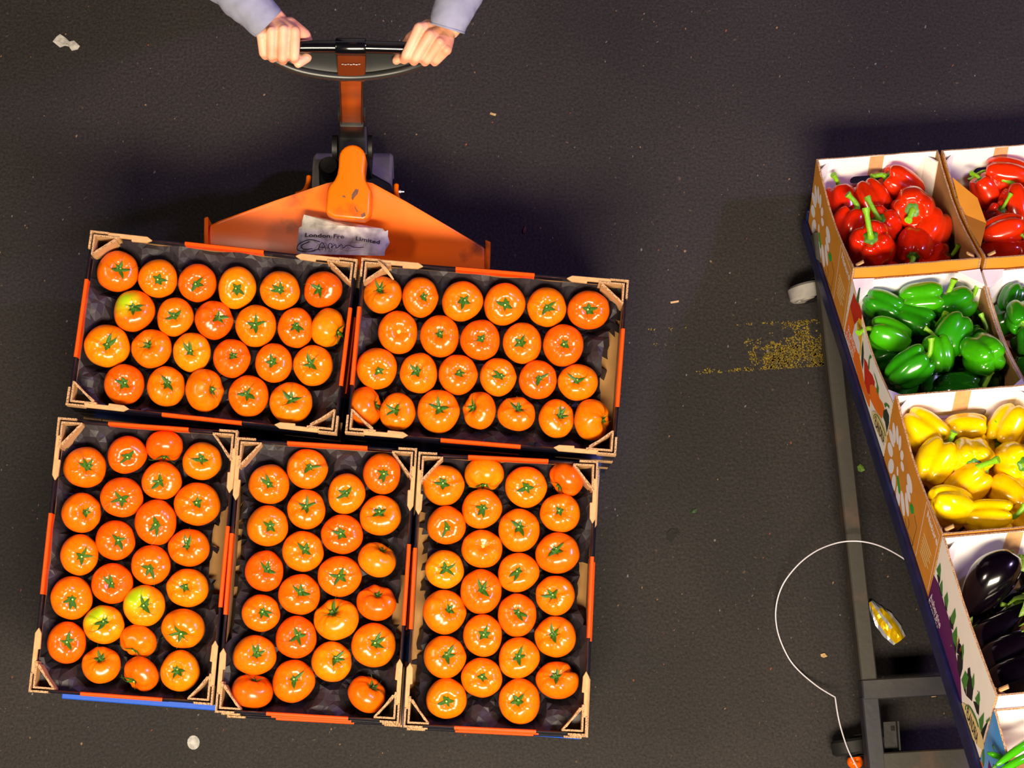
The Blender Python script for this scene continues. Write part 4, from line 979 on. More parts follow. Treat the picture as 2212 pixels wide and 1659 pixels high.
YL = [(560, 500, 185, -.065, -40, 5, 0, 2, YEL, 1.05, 'two-lobed yellow pepper in the back left corner'),
 (990, 460, 135, -.065, 0, 0, 30, 3, YEL, 1.35, 'yellow pepper lying flat below the handle slot'),
 (1390, 450, 165, -.060, -120, 22, 0, 5, YEL, 1.15, 'yellow pepper with a long curved stem at the back right'),
 (640, 810, 195, -.065, 60, -25, 80, 0, YEL, 1.0, 'large creased yellow pepper against the printed side'),
 (1040, 745, 195, -.055, -70, 68, 28, 1, YEL, .95, 'yellow pepper facing up with a bent stem, centre'),
 (1460, 790, 190, -.055, -10, 66, 48, 5, YEL, .95, 'yellow pepper facing up at the right edge'),
 (990, 1010, 165, -.070, 40, -15, 0, 6, YEL2, 1.3, 'yellow pepper lying diagonally in the middle'),
 (785, 1200, 180, -.050, -20, -35, 40, 3, YEL, 1.05, 'yellow pepper with a diagonal crease, front left'),
 (1200, 1300, 160, -.055, 0, 5, 0, 2, YEL, 1.35, 'wide yellow pepper lying by the front wall'),
 (1410, 1090, 170, -.075, -40, 20, 0, 5, YEL2, 1.1, 'yellow pepper with a dark stem behind the wide one'),
 (900, 620, 120, -.115, 10, 0, 0, 4, YEL2, 1.1, 'yellow pepper half hidden under the flat one'),
 (1240, 990, 120, -.125, 90, 0, 0, 0, YEL2, 1.0, 'shaded yellow pepper under the centre ones'),
 (1500, 1330, 130, -.085, 130, 10, 0, 6, YEL2, 1.0, 'yellow pepper at the front right corner')]
for a in YL: place_pepper(box_yel, *yy, a[0], a[1], a[2], a[3], a[4], a[5], a[6], a[7], a[8], a[10], 'yellow peppers on the cart', a[9])
def aub_mesh(seed):
    rnd = random.Random(seed); bm = BM(); NU, NV = 30, 26; rings = []
    for i in range(1, NV):
        t = i / NV; z = 1.9 - 3.8 * t; r = math.sin(PI * t ** 1.28) ** .62 * (.55 + .5 * t); r = min(r, 1.05)
        bend = .22 * (z / 1.9) ** 2
        rings.append([bm.verts.new((r * math.cos(2 * PI * k / NU) + bend, r * math.sin(2 * PI * k / NU), z)) for k in range(NU)])
    for a, b in zip(rings, rings[1:]):
        for k in range(NU): bm.faces.new((a[k], b[k], b[(k + 1) % NU], a[(k + 1) % NU]))
    bm.faces.new(rings[0][::1]); bm.faces.new(rings[-1][::-1]); bmesh.ops.recalc_face_normals(bm, faces=bm.faces[:])
    me = bpy.data.meshes.new('aubergine_body'); bm.to_mesh(me); bm.free(); me.materials.append(M_aub); me.shade_smooth()
    bm = BM()
    add_tube(bm, [(.22, 0, 1.7), (.25, 0, 2.1), (.34, .05, 2.45)], [.17, .13, .16], 9)
    for k in range(5):
        a = 2 * PI * k / 5; prev = None
        for i in range(6):
            t = i / 5; rho = .12 + .52 * min(1, t * 1.6); z = 1.93 - .95 * t; bend = .22 * (z / 1.9) ** 2; w_ = .36 * (1 - t) ** .8 + .01
            ct = Vector((rho * math.cos(a) + bend, rho * math.sin(a), z)); sd = Vector((-math.sin(a), math.cos(a), 0)); nn = Vector((math.cos(a), math.sin(a), 0)) * .04
            row = [bm.verts.new(ct + sd * w_ - nn * .5), bm.verts.new(ct + nn), bm.verts.new(ct - sd * w_ - nn * .5)]
            if prev:
                bm.faces.new((prev[0], prev[1], row[1], row[0])); bm.faces.new((prev[1], prev[2], row[2], row[1]))
            prev = row
    ms = bpy.data.meshes.new('calyx'); bm.to_mesh(ms); bm.free(); ms.materials.append(mat('aubergine_calyx', c(120, 150, 30), .5, col2=c(70, 110, 24), scale=20)); ms.shade_smooth()
    return me, ms
AUB = aub_mesh(1)
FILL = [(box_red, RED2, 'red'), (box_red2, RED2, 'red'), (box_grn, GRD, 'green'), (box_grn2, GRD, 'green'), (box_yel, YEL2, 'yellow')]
rndf = random.Random(31)
for (bxo, colr, nm) in FILL:                                # the lower layer that shows only in the gaps
    k_ = 0
    for (x, y) in [(.06 + .088 * i + (.03 if j % 2 else 0), -.055 - .093 * j) for j in range(4) for i in range(3)]:
        if bxo in (box_red2, box_grn2) and x > .2: continue
        k_ += 1; p = bxo.matrix_world @ Vector((min(x, .245) + rndf.uniform(-.006, .006), y, .058 + rndf.uniform(0, .006))); v_ = rndf.randrange(7)
        root = tag(empty('bell_pepper', axis_matrix(p, rndf.uniform(0, 360), rndf.uniform(-20, 20), rndf.uniform(0, 360))), nm + ' pepper of the lower layer, almost hidden, in the ' + ('right hand' if bxo in (box_red2, box_grn2) else 'left hand') + ' box', 'pepper', nm + ' peppers low in the ' + ('right hand' if bxo in (box_red2, box_grn2) else 'left hand') + ' box')
        b = link('body', PM[v_][0], root); b.scale = (.040, .040, .042); b.color = colr
        if .1 < x < .2: s_ = link('stem', PS[v_], root); s_.scale = (.040, .040, .03)
AL = [(330, 480, 290, -.060, -125, -10, 0, 1.0, 'big glossy aubergine leaning in the back left corner'),
 (520, 1560, 200, -.080, 30, 0, 40, .8, 'aubergine squeezed behind the front wall of its box'),
 (330, 800, 190, -.12, 80, 0, 0, .9, 'shaded aubergine under the printed left wall'),
 (880, 300, 230, -.075, 130, 20, 90, .8, 'aubergine at the back right with a leafy green cap'),
 (480, 960, 250, -.085, 40, 0, 30, 1.1, 'aubergine lying diagonally below the big one'),
 (570, 1190, 250, -.070, 38, 5, 200, 1.1, 'second diagonal aubergine nearer the front'),
 (740, 1420, 250, -.060, 30, 0, 90, 1.0, 'aubergine with a brown sheen near the front wall'),
 (640, 690, 200, -.11, -150, 10, 0, 1.0, 'dark aubergine deep in the middle with a green cap tip'),
 (900, 780, 180, -.09, 150, 25, 0, .9, 'aubergine at the right edge with a pale green cap')]
for (x_, y_, rp, w_, an, el, sp, lf, lb) in AL:
    px, py = aa[1] + x_ / aa[0], aa[2] + y_ / aa[0]; p = on_plane(px, py, bp(0, 0, w_), bz); R = rp / aa[0] * (CAM - p).length / FPX
    nl = (box_aub.matrix_world.inverted().to_3x3() @ axis_matrix(p, an, el, sp).to_3x3().col[2]); lp = box_aub.matrix_world.inverted() @ p
    for s in (-1, 1):
        e = lp.x + s * nl.x * 1.5 * R * lf
        if e < R * .3 + .004: lp.x += R * .3 + .004 - e
    for s in (-1, 1):
        e = lp.y + s * nl.y * 1.7 * R * lf
        if e < -.394 + R * .8 + .012: lp.y += -.394 + R * .8 + .012 - e
        if e > -R * .8 - .010: lp.y -= e + R * .8 + .010
    p = box_aub.matrix_world @ lp
    root = tag(empty('aubergine', axis_matrix(p, an, el, sp)), lb, 'aubergine', 'aubergines in their white box')
    b = link('body', AUB[0], root); b.scale = (R, R, R * lf); s_ = link('calyx', AUB[1], root); s_.scale = (R, R, R * lf)
rnd = random.Random(5)
CH = [((2150, 1655), (2212, 1612), .0085, 'thick bright green chilli rising to the right, on top of the pile'), ((2140, 1680), (2200, 1646), .008, 'green chilli just under the thick bright one'), ((2160, 1700), (2225, 1668), .008, 'green chilli at the bottom right corner'),
      ((2185, 1668), (2150, 1640), .006, 'short green chilli crossing near the torn rim'), ((2175, 1720), (2240, 1640), .008, 'green chilli beyond the right edge of the picture'), ((2165, 1640), (2195, 1690), .007, 'thin green chilli pointing down the pile')]
for i, (a, b, r_, lb) in enumerate(CH):
    w_ = -.052 - .010 * i
    A_ = on_plane(a[0], a[1], bp(0, 0, w_), bz); B_ = on_plane(b[0], b[1], bp(0, 0, w_ + .008), bz); B_ = A_ + (B_ - A_) * 1.5; mid = (A_ + B_) / 2 + bz * .008 + bx * rnd.uniform(-.01, .01)
    P = smoothpath([A_, mid, B_], 7); n_ = len(P); bm = BM()
    add_tube(bm, [p - A_ for p in P], [r_ * (min(1, .25 + 4 * t, ) * (1 - t ** 3) ** .5 + .03) for t in [k / (n_ - 1) for k in range(n_)][::-1]], 12)
    root = tag(empty('green_chilli', Matrix.Translation(A_)), lb, 'chilli', 'green chillies in the blue box'); mesh_obj('body', bm, M_chili, root, smooth=True)
    d = (A_ - mid).normalized(); bm = BM(); add_tube(bm, smoothpath([Vector(), d * .012, d * .024 + bz * .006, d * .034 + bz * .014], 3), [r_ * .7] + [r_ * .3] * 9, 8); mesh_obj('stem', bm, M_leafgreen, root, smooth=True)
# foil wrapper, strap, fallen tomato on the floor
bm = BM(); W = [(1877, 1302), (1892, 1318), (1903, 1328), (1916, 1338), (1932, 1362), (1944, 1380), (1931, 1396), (1918, 1384), (1900, 1368), (1886, 1358), (1881, 1344), (1878, 1325)]
rows = 7; cols_ = 13; gr = []
for j in range(rows + 1):
    row = []
    for i in range(cols_ + 1):
        t = i / cols_; s = j / rows; ax, ay = 1872 + 64 * t, 1300 + 84 * t; wdt = (8 + 20 * min(1, t * 2.2)) * (1 - .25 * max(0, t - .75) * 4)
        px_, py_ = ax + (.5 - s) * wdt * 1.25 + 6, ay - (.5 - s) * wdt * .95
        p = at(px_, py_, .0); z = .003 + .014 * math.sin(PI * s) + .007 * random.random()
        row.append(bm.verts.new((p.x, p.y, z)))
    gr.append(row)
for j in range(rows):
    for i in range(cols_):
        for tri in ((gr[j][i], gr[j][i + 1], gr[j + 1][i + 1]), (gr[j][i], gr[j + 1][i + 1], gr[j + 1][i])):
            f = bm.faces.new(tri); f.material_index = 1 if (j in (0, 6) or (j == 3 and i < 9) or (i < 3 and j < 4)) else 0
tag(mesh_obj('foil_wrapper', bm, [M_gold, M_silver]), 'crumpled gold and silver foil wrapper beside the base rail', 'wrapper')
bm = BM(); sp = smoothpath([at(x, y, z) for x, y, z in [(1968, 1218, .19), (1940, 1199, .20), (1905, 1181, .215), (1870, 1171, .22), (1835, 1169, .215), (1800, 1175, .19), (1760, 1192, .13), (1722, 1222, .08), (1690, 1265, .04), (1676, 1315, .012), (1680, 1365, .006), (1700, 1415, .006), (1725, 1448, .010), (1765, 1482, .03), (1804, 1506, .06)]], 6)
sp2 = smoothpath([at(x, y, z) for x, y, z in [(1804, 1506, .06), (1809, 1540, .07), (1817, 1575, .08), (1832, 1620, .10), (1852, 1659, .12), (1880, 1710, .16)]], 5)
add_tube(bm, sp + sp2[1:], .0019, 6, flat=1.0); tag(mesh_obj('plastic_strap', bm, M_strap, smooth=True), 'thin white plastic strap looping across the floor by the cart base', 'strap')
p = at(1847, 1645, .03); tomato(p, .019, Vector((.3, .4, .85)).normalized(), 0, 1, 1, TB[2], DK, CM[0], SM[0], 'small orange tomato on the floor by the rear castor of the cart', None, True)
litter('tan_flake', 'cream flake lying below the near cross beam', 'litter', [(2009, 1500), (2017, 1498), (2023, 1500), (2021, 1505), (2012, 1506)], M_straw, .004)
# ---------------------------------------------------------------- hand pallet truck
TC0 = at(757, 420, .40); TX = TC0.x
truck = tag(empty('pallet_truck', Matrix.Translation((TX, TC0.y, 0))), 'orange hand pallet truck with a black loop handle, forks under the pallet', 'pallet truck')
def tpart(name, bm, m, parent=truck, **k): return world_part(name, bm, m, parent, **k) if parent is truck else sub_part(name, bm, m, parent, **k)
def sub_part(name, bm, m, parent, **k):
    bm.transform(truck.matrix_world.inverted()); return mesh_obj(name, bm, m, parent, **k)
def px_poly(P, z): return [(q.x, q.y) for q in (at(x, y, z) for x, y in P)]
bm = BM()
ty = lambda x: 1.062 - .085 * (x + .62) / .75                # stays just clear of the tray stacks
lx, rx = at(441, 520, .32).x, at(1057, 560, .32).x
P = px_poly([(444, 472), (466, 463), (590, 430), (706, 400), (757, 392), (806, 400), (880, 436), (960, 477), (1040, 518), (1057, 525)], .38)
P = P + [(rx, ty(rx) + .004), (lx, ty(lx) + .012)]
P.reverse()
add_prism(bm, P, .30, .36)
bm.verts.ensure_lookup_table()
for v in bm.verts:
    k_ = abs(v.co.x - TX) / .33
    v.co.z = (.415 - .10 * k_ ** 1.3) if v.co.z > .33 else (.30 - .10 * k_)
bmesh.ops.recalc_face_normals(bm, faces=bm.faces[:]); bevel(bm, .006, 2, 50)
body = tpart('body', bm, M_orange, auto=50)
bm = BM(); q = px_poly([(1048, 519), (1060, 524), (1058, 590), (1051, 588)], .32); q.reverse(); add_prism(bm, q, .07, .328); bmesh.ops.recalc_face_normals(bm, faces=bm.faces[:]); bevel(bm, .002, 1); tpart('side_flange', bm, M_orange)
bm = BM(); q = px_poly([(441, 470), (450, 468), (448, 560), (440, 560)], .32); q.reverse(); add_prism(bm, q, .07, .322); bmesh.ops.recalc_face_normals(bm, faces=bm.faces[:]); bevel(bm, .002, 1); tpart('side_flange', bm, M_orange)
# raised tongue plate
HP = [(761 + 29 * math.cos(a), 340 - 29 * math.sin(a)) for a in [PI * k / 10 for k in range(11)]] + [(731, 360), (728, 376), (722, 388), (711, 400), (707, 412), (703, 455), (708, 464), (722, 470), (785, 476), (795, 470), (800, 460), (802, 412), (797, 402), (789, 388), (787, 370)]
bm = BM(); q = px_poly(HP, .465); q2 = px_poly([(757 + (x - 757) * 1.04, y - (8 if y > 440 else 0)) for x, y in HP], .465)
add_prism(bm, q2, .40, .465, poly2=q); bmesh.ops.recalc_face_normals(bm, faces=bm.faces[:]); bevel(bm, .008, 3, 40); hump = tpart('tongue_plate', bm, M_orange, auto=50)
for P, nm in (([(760, 420), (768, 408), (775, 409), (773, 418), (765, 427), (762, 433), (759, 428)], 'paint_chip'), ([(739, 423), (744, 422), (747, 427), (741, 426)], 'paint_chip'), ([(779, 464), (788, 458), (790, 466), (782, 470)], 'paint_chip'), ([(766, 444), (770, 452), (775, 458), (771, 458), (767, 450)], 'paint_chip')):
    bm = BM(); q = px_poly(P, .466); q.reverse(); add_prism(bm, q, .4652, .4656); bmesh.ops.recalc_face_normals(bm, faces=bm.faces[:]); sub_part(nm, bm, M_orange_chip, hump)
# black pump housing, pivot cheeks and steering wheels
bm = BM(); q = px_poly([(733, 268), (793, 268), (795, 335), (731, 335)], .42); q.reverse(); add_prism(bm, q, .08, .42); bmesh.ops.recalc_face_normals(bm, faces=bm.faces[:]); bevel(bm, .006, 2); tpart('pump_housing', bm, M_black_steel)
for x in (724, 799):
    p = at(x, 318, .38); bm = BM(); add_tube(bm, [(p.x - .006, p.y, .38), (p.x + .006, p.y, .38)], .028, 20); tpart('pivot_cheek', bm, M_black_steel, auto=40)
p = at(710, 356, .27); bm = BM(); add_tube(bm, [(p.x, p.y, .10), (p.x, p.y, .25), (p.x, p.y, .27)], [.026, .026, .020], 16); tpart('pump_cylinder', bm, M_black_steel, auto=40)
bm = BM(); q = px_poly([(688, 352), (726, 372), (800, 372), (846, 398), (846, 425), (690, 420)], .2); q.reverse(); add_prism(bm, q, .12, .20); bmesh.ops.recalc_face_normals(bm, faces=bm.faces[:]); bevel(bm, .004, 1); tpart('axle_bracket', bm, M_black_steel)
for xa, xb in ((676, 722), (800, 847)):
    a, b = at(xa, 400, .15), at(xb, 400, .15); bm = BM(); yy_ = a.y
    add_tube(bm, [(a.x, yy_, .095), (a.x + .006, yy_, .095), (b.x - .006, yy_, .095), (b.x, yy_, .095)], [.086, .092, .092, .086], 32)
    w1 = tpart('steering_wheel', bm, M_nylon, auto=40)
    bm = BM(); add_tube(bm, [(a.x - .003, yy_, .095), (b.x + .003, yy_, .095)], .03, 16); sub_part('hub', bm, M_black_steel, w1, auto=40)
for P in (smoothpath([at(856, 399, .34), at(856, 418, .35), at(864, 436, .35), at(886, 452, .34)], 5), smoothpath([at(667, 381, .33), at(665, 398, .34), at(656, 414, .345), at(640, 420, .34)], 5)):
    bm = BM(); add_tube(bm, P, .0062, 8); tpart('lug', bm, M_orange, smooth=True)
p = at(861, 414, .34); bm = BM(); add_tube(bm, [(p.x, p.y, .34), (p.x + .006, p.y, .34)], .004, 8); add_tube(bm, [(p.x + .006, p.y, .34), (p.x + .013, p.y, .34)], .002, 8); tpart('grease_nipple', bm, M_silver)
# forks (mostly hidden inside the pallet) with rollers near their tips
for sx in (-1, 1):
    bm = BM(); M = Matrix.Translation((TX + .0, 1.03, 0)) @ Matrix.Rotation(-.078, 4, 'Z')
    fx = sx * .20 + (-.008 if sx > 0 else .0)
    add_prism(bm, [(fx - .07, -.90), (fx - .045, -.95), (fx + .045, -.95), (fx + .07, -.90), (fx + .07, .02), (fx - .07, .02)], .112, .162, M=M); bevel(bm, .005, 2)
    fk = tpart('fork', bm, M_orange, auto=40)
    bm = BM(); add_tube(bm, [M @ Vector((fx - .035, -.84, .04)), M @ Vector((fx + .035, -.84, .04))], .04, 20); sub_part('roller', bm, M_nylon, fk, auto=40)
    bm = BM(); add_box(bm, (fx - .05, -.85, .03), (fx - .04, -.78, .115), M); add_box(bm, (fx + .04, -.85, .03), (fx + .05, -.78, .115), M); sub_part('roller_bracket', bm, M_black_steel, fk)
# tiller arm
A0, A1 = at(760, 262, .50), at(758, 150, .99)
ad = (A1 - A0).normalized(); ax_ = Vector((1, 0, 0)); ax_ = (ax_ - ad * ax_.dot(ad)).normalized(); ay_ = ad.cross(ax_)
def arm_box(bm, s0, s1, xa, xb, ya, yb, mi=0):
    P = []
    for s in (s0, s1):
        o_ = A0 + ad * s
        for (x, y) in ((xa, ya), (xb, ya), (xb, yb), (xa, yb)): P.append(o_ + ax_ * x + ay_ * y)
    add_hull(bm, P, BOXF, mi)
AL_ = (A1 - A0).length
bm = BM(); arm_box(bm, -.02, AL_, -.0225, .0225, -.012, .012); bmesh.ops.recalc_face_normals(bm, faces=bm.faces[:]); bevel(bm, .003, 2); tpart('tiller_arm', bm, M_arm_orange, auto=40)
for s in (-1, 1):
    bm = BM(); arm_box(bm, -.02, AL_, s * .0235 - .0012, s * .0235 + .0012, -.016, .016); tpart('arm_edge', bm, M_black_steel)
bm = BM(); arm_box(bm, -.13, .04, -.0275, .0275, -.022, .022); bmesh.ops.recalc_face_normals(bm, faces=bm.faces[:]); bevel(bm, .004, 2); tpart('tiller_clevis', bm, M_black_steel, auto=40)
for s in (-1, 1):
    bm = BM(); arm_box(bm, .0, .10, s * .028 - .0025, s * .028 + .0025, -.010, .010); tpart('clevis_lug', bm, M_black_steel)
# loop handle
ZH = 1.05
def hp(x, y, z=ZH): return at(x, y, z)
bm = BM(); P = smoothpath([hp(578, 112), hp(592, 103), hp(640, 101), hp(757, 101), hp(880, 104), hp(925, 105), hp(940, 113)], 6); add_tube(bm, P, .0128, 20); grip = tpart('hand_grip', bm, M_black_plastic, smooth=True)
bm = BM(); arc = smoothpath([hp(578, 112, 1.045), hp(590, 128, 1.03), hp(640, 150, 1.01), hp(700, 162, 1.0), hp(757, 166, .995), hp(815, 162, 1.0), hp(880, 149, 1.01), hp(928, 130, 1.03), hp(940, 113, 1.045)], 5)
add_tube(bm, arc, .0085, 14); tpart('lower_loop', bm, M_black_satin, smooth=True)
bm = BM(); N_ = len(arc); top_row, mid, bot = [], [], []
for i, p in enumerate(arc):
    t = i / (N_ - 1); x = 578 + (940 - 578) * t; g_ = hp(x, 108 if 0 < i < N_ - 1 else 112, 1.045)
    m_ = (g_ + p) / 2 + Vector((0, 0, -.012 * math.sin(PI * t)))
    top_row.append((bm.verts.new(g_), bm.verts.new(g_ - Vector((0, 0, .006))))); mid.append((bm.verts.new(m_), bm.verts.new(m_ - Vector((0, 0, .006))))); bot.append((bm.verts.new(p), bm.verts.new(p - Vector((0, 0, .006)))))
for i in range(N_ - 1):
    for a, b in ((top_row, mid), (mid, bot)):
        bm.faces.new((a[i][0], b[i][0], b[i + 1][0], a[i + 1][0])); bm.faces.new((a[i][1], a[i + 1][1], b[i + 1][1], b[i][1]))
bmesh.ops.recalc_face_normals(bm, faces=bm.faces[:]); tpart('handle_web', bm, M_black_satin, smooth=True)
bm = BM(); a, b = hp(725, 101), hp(791, 102); add_tube(bm, [a, a + (b - a) * .04, a + (b - a) * .96, b], [.0165, .0178, .0178, .0165], 24); hub = tpart('handle_hub', bm, M_black_plastic, auto=40)
bm = BM(); Q = [hp(727, 112, 1.052), hp(790, 112, 1.052), hp(789, 168, 1.0), hp(729, 168, 1.0)]
lo = [q - Vector((0, 0, .03)) for q in Q]
add_hull(bm, [lo[3], lo[2], lo[1], lo[0], Q[3], Q[2], Q[1], Q[0]], BOXF); bmesh.ops.recalc_face_normals(bm, faces=bm.faces[:]); bevel(bm, .004, 2)
tpart('hub_cover', bm, mat('dark_amber_plastic', c(96, 40, 12), .25, spec=.6), auto=40)
bm = BM()
for i in range(7):
    x = 738 + i * 6; p0 = at(x, 139 + (i % 2), 1.030 + .003); add_box(bm, (p0.x, p0.y - .0008, p0.z), (p0.x + .0042, p0.y + .0008, p0.z + .0006))
tpart('worn_marking', bm, M_label)
# grubby label stuck across the body, partly torn, with printed and handwritten words
def zb(x): return .4165 - .10 * (abs(x - TX) / .33) ** 1.3
LP = [(656, 461), (663, 468), (672, 479), (686, 484), (705, 487), (735, 489), (765, 492), (800, 495), (818, 497), (826, 493), (832, 499), (838, 496), (838, 505), (834, 508), (838, 510), (832, 512), (840, 517), (842, 523), (834, 525), (832, 540), (830, 552), (640, 545), (641, 520), (645, 489), (651, 486), (652, 474)]
bm = BM(); vs = []
for x, y in LP:
    p = at(x, y, .405); vs.append((bm.verts.new((p.x, p.y, zb(p.x) + .0012)), bm.verts.new((p.x, p.y, zb(p.x) + .0004))))
n = len(vs); bm.faces.new([v[0] for v in vs]); bm.faces.new([v[1] for v in reversed(vs)])
for i in range(n): bm.faces.new((vs[i][1], vs[i][0], vs[(i + 1) % n][0], vs[(i + 1) % n][1]))
bmesh.ops.triangulate(bm, faces=bm.faces[:]); bmesh.ops.recalc_face_normals(bm, faces=bm.faces[:]); lab_o = sub_part('label', bm, M_label, body)
lab_o['label'] = 'grubby white label with printed and handwritten words'
bm = BM()
def lab_text(s_, a, b, hgt):
    A_, B_ = at(a[0], a[1], .407), at(b[0], b[1], .407); d = (B_ - A_); d.z = 0; L_ = d.length; d.normalize(); nn = Vector((-d.y, d.x, 0))
    me = text_mesh(s_, 1.0, .02); k_ = L_ / max(v.co.x for v in me.vertices); vs = []
    for v in me.vertices:
        p = A_ + d * v.co.x * k_ + nn * v.co.y * hgt; vs.append(bm.verts.new((p.x, p.y, zb(p.x) + .0024)))
    for pl in me.polygons:
        try: bm.faces.new([vs[i] for i in pl.vertices])
        except ValueError: pass
    bpy.data.meshes.remove(me)
lab_text('London Fre', (657, 509), (744, 518), .0125); lab_text('Limited', (768, 521), (820, 527), .0125)
bm.normal_update()
for f in bm.faces:
    if f.normal.z < 0: f.normal_flip()
sub_part('printed_words', bm, M_black_ink, body)
bm = BM()
for P in ([(690, 522), (668, 516), (645, 524), (642, 537), (668, 541), (690, 537)], [(686, 539), (696, 524), (704, 539)], [(690, 534), (702, 534)], [(708, 538), (712, 527), (718, 530), (716, 537), (724, 530), (728, 538), (738, 530), (742, 538), (752, 532), (768, 537), (786, 535)], [(668, 520), (650, 528), (656, 536), (674, 536)]):
    S_ = smoothpath([at(x, y, .407) for x, y in P], 5); S_ = [Vector((p.x, p.y, zb(p.x) + .0022)) for p in S_]; add_tube(bm, S_, .0009, 5)
sub_part('handwriting', bm, M_black_ink, body)
# ---------------------------------------------------------------- the person gripping the handle
def ball(bm, p, r, sub=2, s=(1, 1, 1), rot=None):
    M = Matrix.Translation(Vector(p)) @ (rot or Matrix()) @ Matrix.Diagonal((r * s[0], r * s[1], r * s[2], 1))
    bmesh.ops.create_icosphere(bm, subdivisions=sub, radius=1, matrix=M)
def limb(bm, pts, rad, n=14, sub=2):
    pts = [Vector(p) for p in pts]
    for i in range(len(pts) - 1):
        a, b = pts[i], pts[i + 1]
        if (b - a).length > 1e-4: add_tube(bm, [a, b], [rad[i], rad[i + 1]], n)
    for p, r in zip(pts, rad): ball(bm, p, r, sub)
def fuse(bm, voxel, smooth_it=4, disp=None):
    me = bpy.data.meshes.new('t'); bm.to_mesh(me); bm.free(); o = bpy.data.objects.new('t', me); COL.objects.link(o)
    m = o.modifiers.new('r', 'REMESH'); m.mode = 'VOXEL'; m.voxel_size = voxel
    s = o.modifiers.new('s', 'SMOOTH'); s.factor = .5; s.iterations = smooth_it
    dg = bpy.context.evaluated_depsgraph_get(); out = bpy.data.meshes.new_from_object(o.evaluated_get(dg)); bpy.data.objects.remove(o); bpy.data.meshes.remove(me)
    return out
pc = Vector((-.22, 1.80, 0))
person = tag(empty('person', Matrix.Translation((pc.x, pc.y, 0))), 'person in a grey fleece sweatshirt, both hands gripping the black handle', 'person')
def inperson(name, me, m, smooth=True):
    me.transform(person.matrix_world.inverted()); me.materials.clear(); me.materials.append(m); me.shade_smooth(); return link(name, me, person)
A = lambda t: at(*t)
bm = BM()
HANDS = [
 dict(wrist=(588, 44, 1.052), fing=[[(637, 68, 1.083), (635, 121, 1.068), (636, 128, 1.040), (640, 113, 1.030)], [(612, 65, 1.087), (610, 123, 1.068), (611, 131, 1.038), (612, 113, 1.028)], [(587, 68, 1.085), (587, 119, 1.066), (589, 126, 1.039), (590, 110, 1.030)], [(565, 76, 1.078), (569, 114, 1.062), (573, 121, 1.040), (575, 108, 1.033)]],
      thumb=[(625, 55, 1.055), (656, 76, 1.036), (668, 104, 1.018), (662, 124, 1.026), (644, 138, 1.034)]),
 dict(wrist=(966, 58, 1.052), fing=[[(906, 60, 1.087), (878, 119, 1.066), (873, 129, 1.038), (881, 115, 1.029)], [(929, 76, 1.089), (899, 123, 1.067), (894, 132, 1.038), (901, 117, 1.028)], [(950, 92, 1.085), (923, 127, 1.062), (918, 134, 1.038), (923, 118, 1.029)], [(964, 108, 1.076), (944, 129, 1.055), (939, 135, 1.036), (942, 120, 1.031)]],
      thumb=[(925, 60, 1.055), (890, 84, 1.034), (872, 108, 1.018), (864, 122, 1.026), (856, 131, 1.036)])]
FR = [(.0118, .0110, .0098, .0082), (.0120, .0112, .0100, .0084), (.0114, .0105, .0094, .008), (.0104, .0095, .0085, .0072)]
for hd in HANDS:
    w_ = A(hd['wrist'])
    for fg, fr in zip(hd['fing'], FR):
        P = [A(t) for t in fg]; limb(bm, P, list(fr), 12)
        limb(bm, [w_.lerp(P[0], .15), w_.lerp(P[0], .6) - Vector((0, 0, .003)), P[0]], [.017, .0150, .0115], 12)
        ball(bm, P[0] + Vector((0, 0, .0025)), .0105)
    T_ = [A(t) for t in hd['thumb']]; limb(bm, T_, [.018, .0145, .0118, .0112, .0088], 12)
    pm = sum((A(f[0]) for f in hd['fing']), Vector()) / 4
    ball(bm, w_.lerp(pm, .55) - Vector((0, 0, .008)), .024, 2, (1.25, 1, .7))
    ball(bm, w_, .0275, 2, (1.1, 1, .85))
ELB = [at(430, -95, 1.06), at(1055, -130, 1.06)]
for hd, e in zip(HANDS, ELB):
    w_ = A(hd['wrist']); limb(bm, [w_, w_.lerp(e, .3), e, e.lerp(Vector((-.22 + (-.19 if e.x < -.22 else .19), 1.765, 1.37)), .5), Vector((-.22 + (-.17 if e.x < -.22 else .17), 1.765, 1.35)), Vector((-.22, 1.77, 1.37))], [.0265, .031, .036, .042, .05, .06], 14)
hc = Vector((-.22, 1.66, 1.60))
ball(bm, hc, .078, 3, (1, 1.2, 1.28)); ball(bm, hc + Vector((0, -.028, -.055)), .052, 2, (1, 1.1, 1)); ball(bm, hc + Vector((0, -.098, -.012)), .013, 2, (.9, 1.3, 1.5)); ball(bm, hc + Vector((0, -.083, -.052)), .02, 2, (1.3, .8, .5))
for s in (-1, 1): ball(bm, hc + Vector((s * .078, .01, -.015)), .022, 2, (.45, .9, 1.3)); ball(bm, hc + Vector((s * .03, -.083, .006)), .011, 2)
limb(bm, [hc + Vector((0, .02, -.05)), Vector((-.22, 1.75, 1.42)), Vector((-.22, 1.77, 1.37))], [.052, .056, .06])
inperson('body', fuse(bm, .0021, 3), M_skin)
bm = BM(); ball(bm, hc + Vector((0, .016, .018)), .084, 3, (1, 1.16, 1.2))
for f in [f for f in bm.faces if f.calc_center_median().y < hc.y - .055 and f.calc_center_median().z < hc.z + .055 or f.calc_center_median().z < hc.z - .05]: bm.faces.remove(f)
me = bpy.data.meshes.new('hair'); bm.to_mesh(me); bm.free(); inperson('hair', me, M_hair)
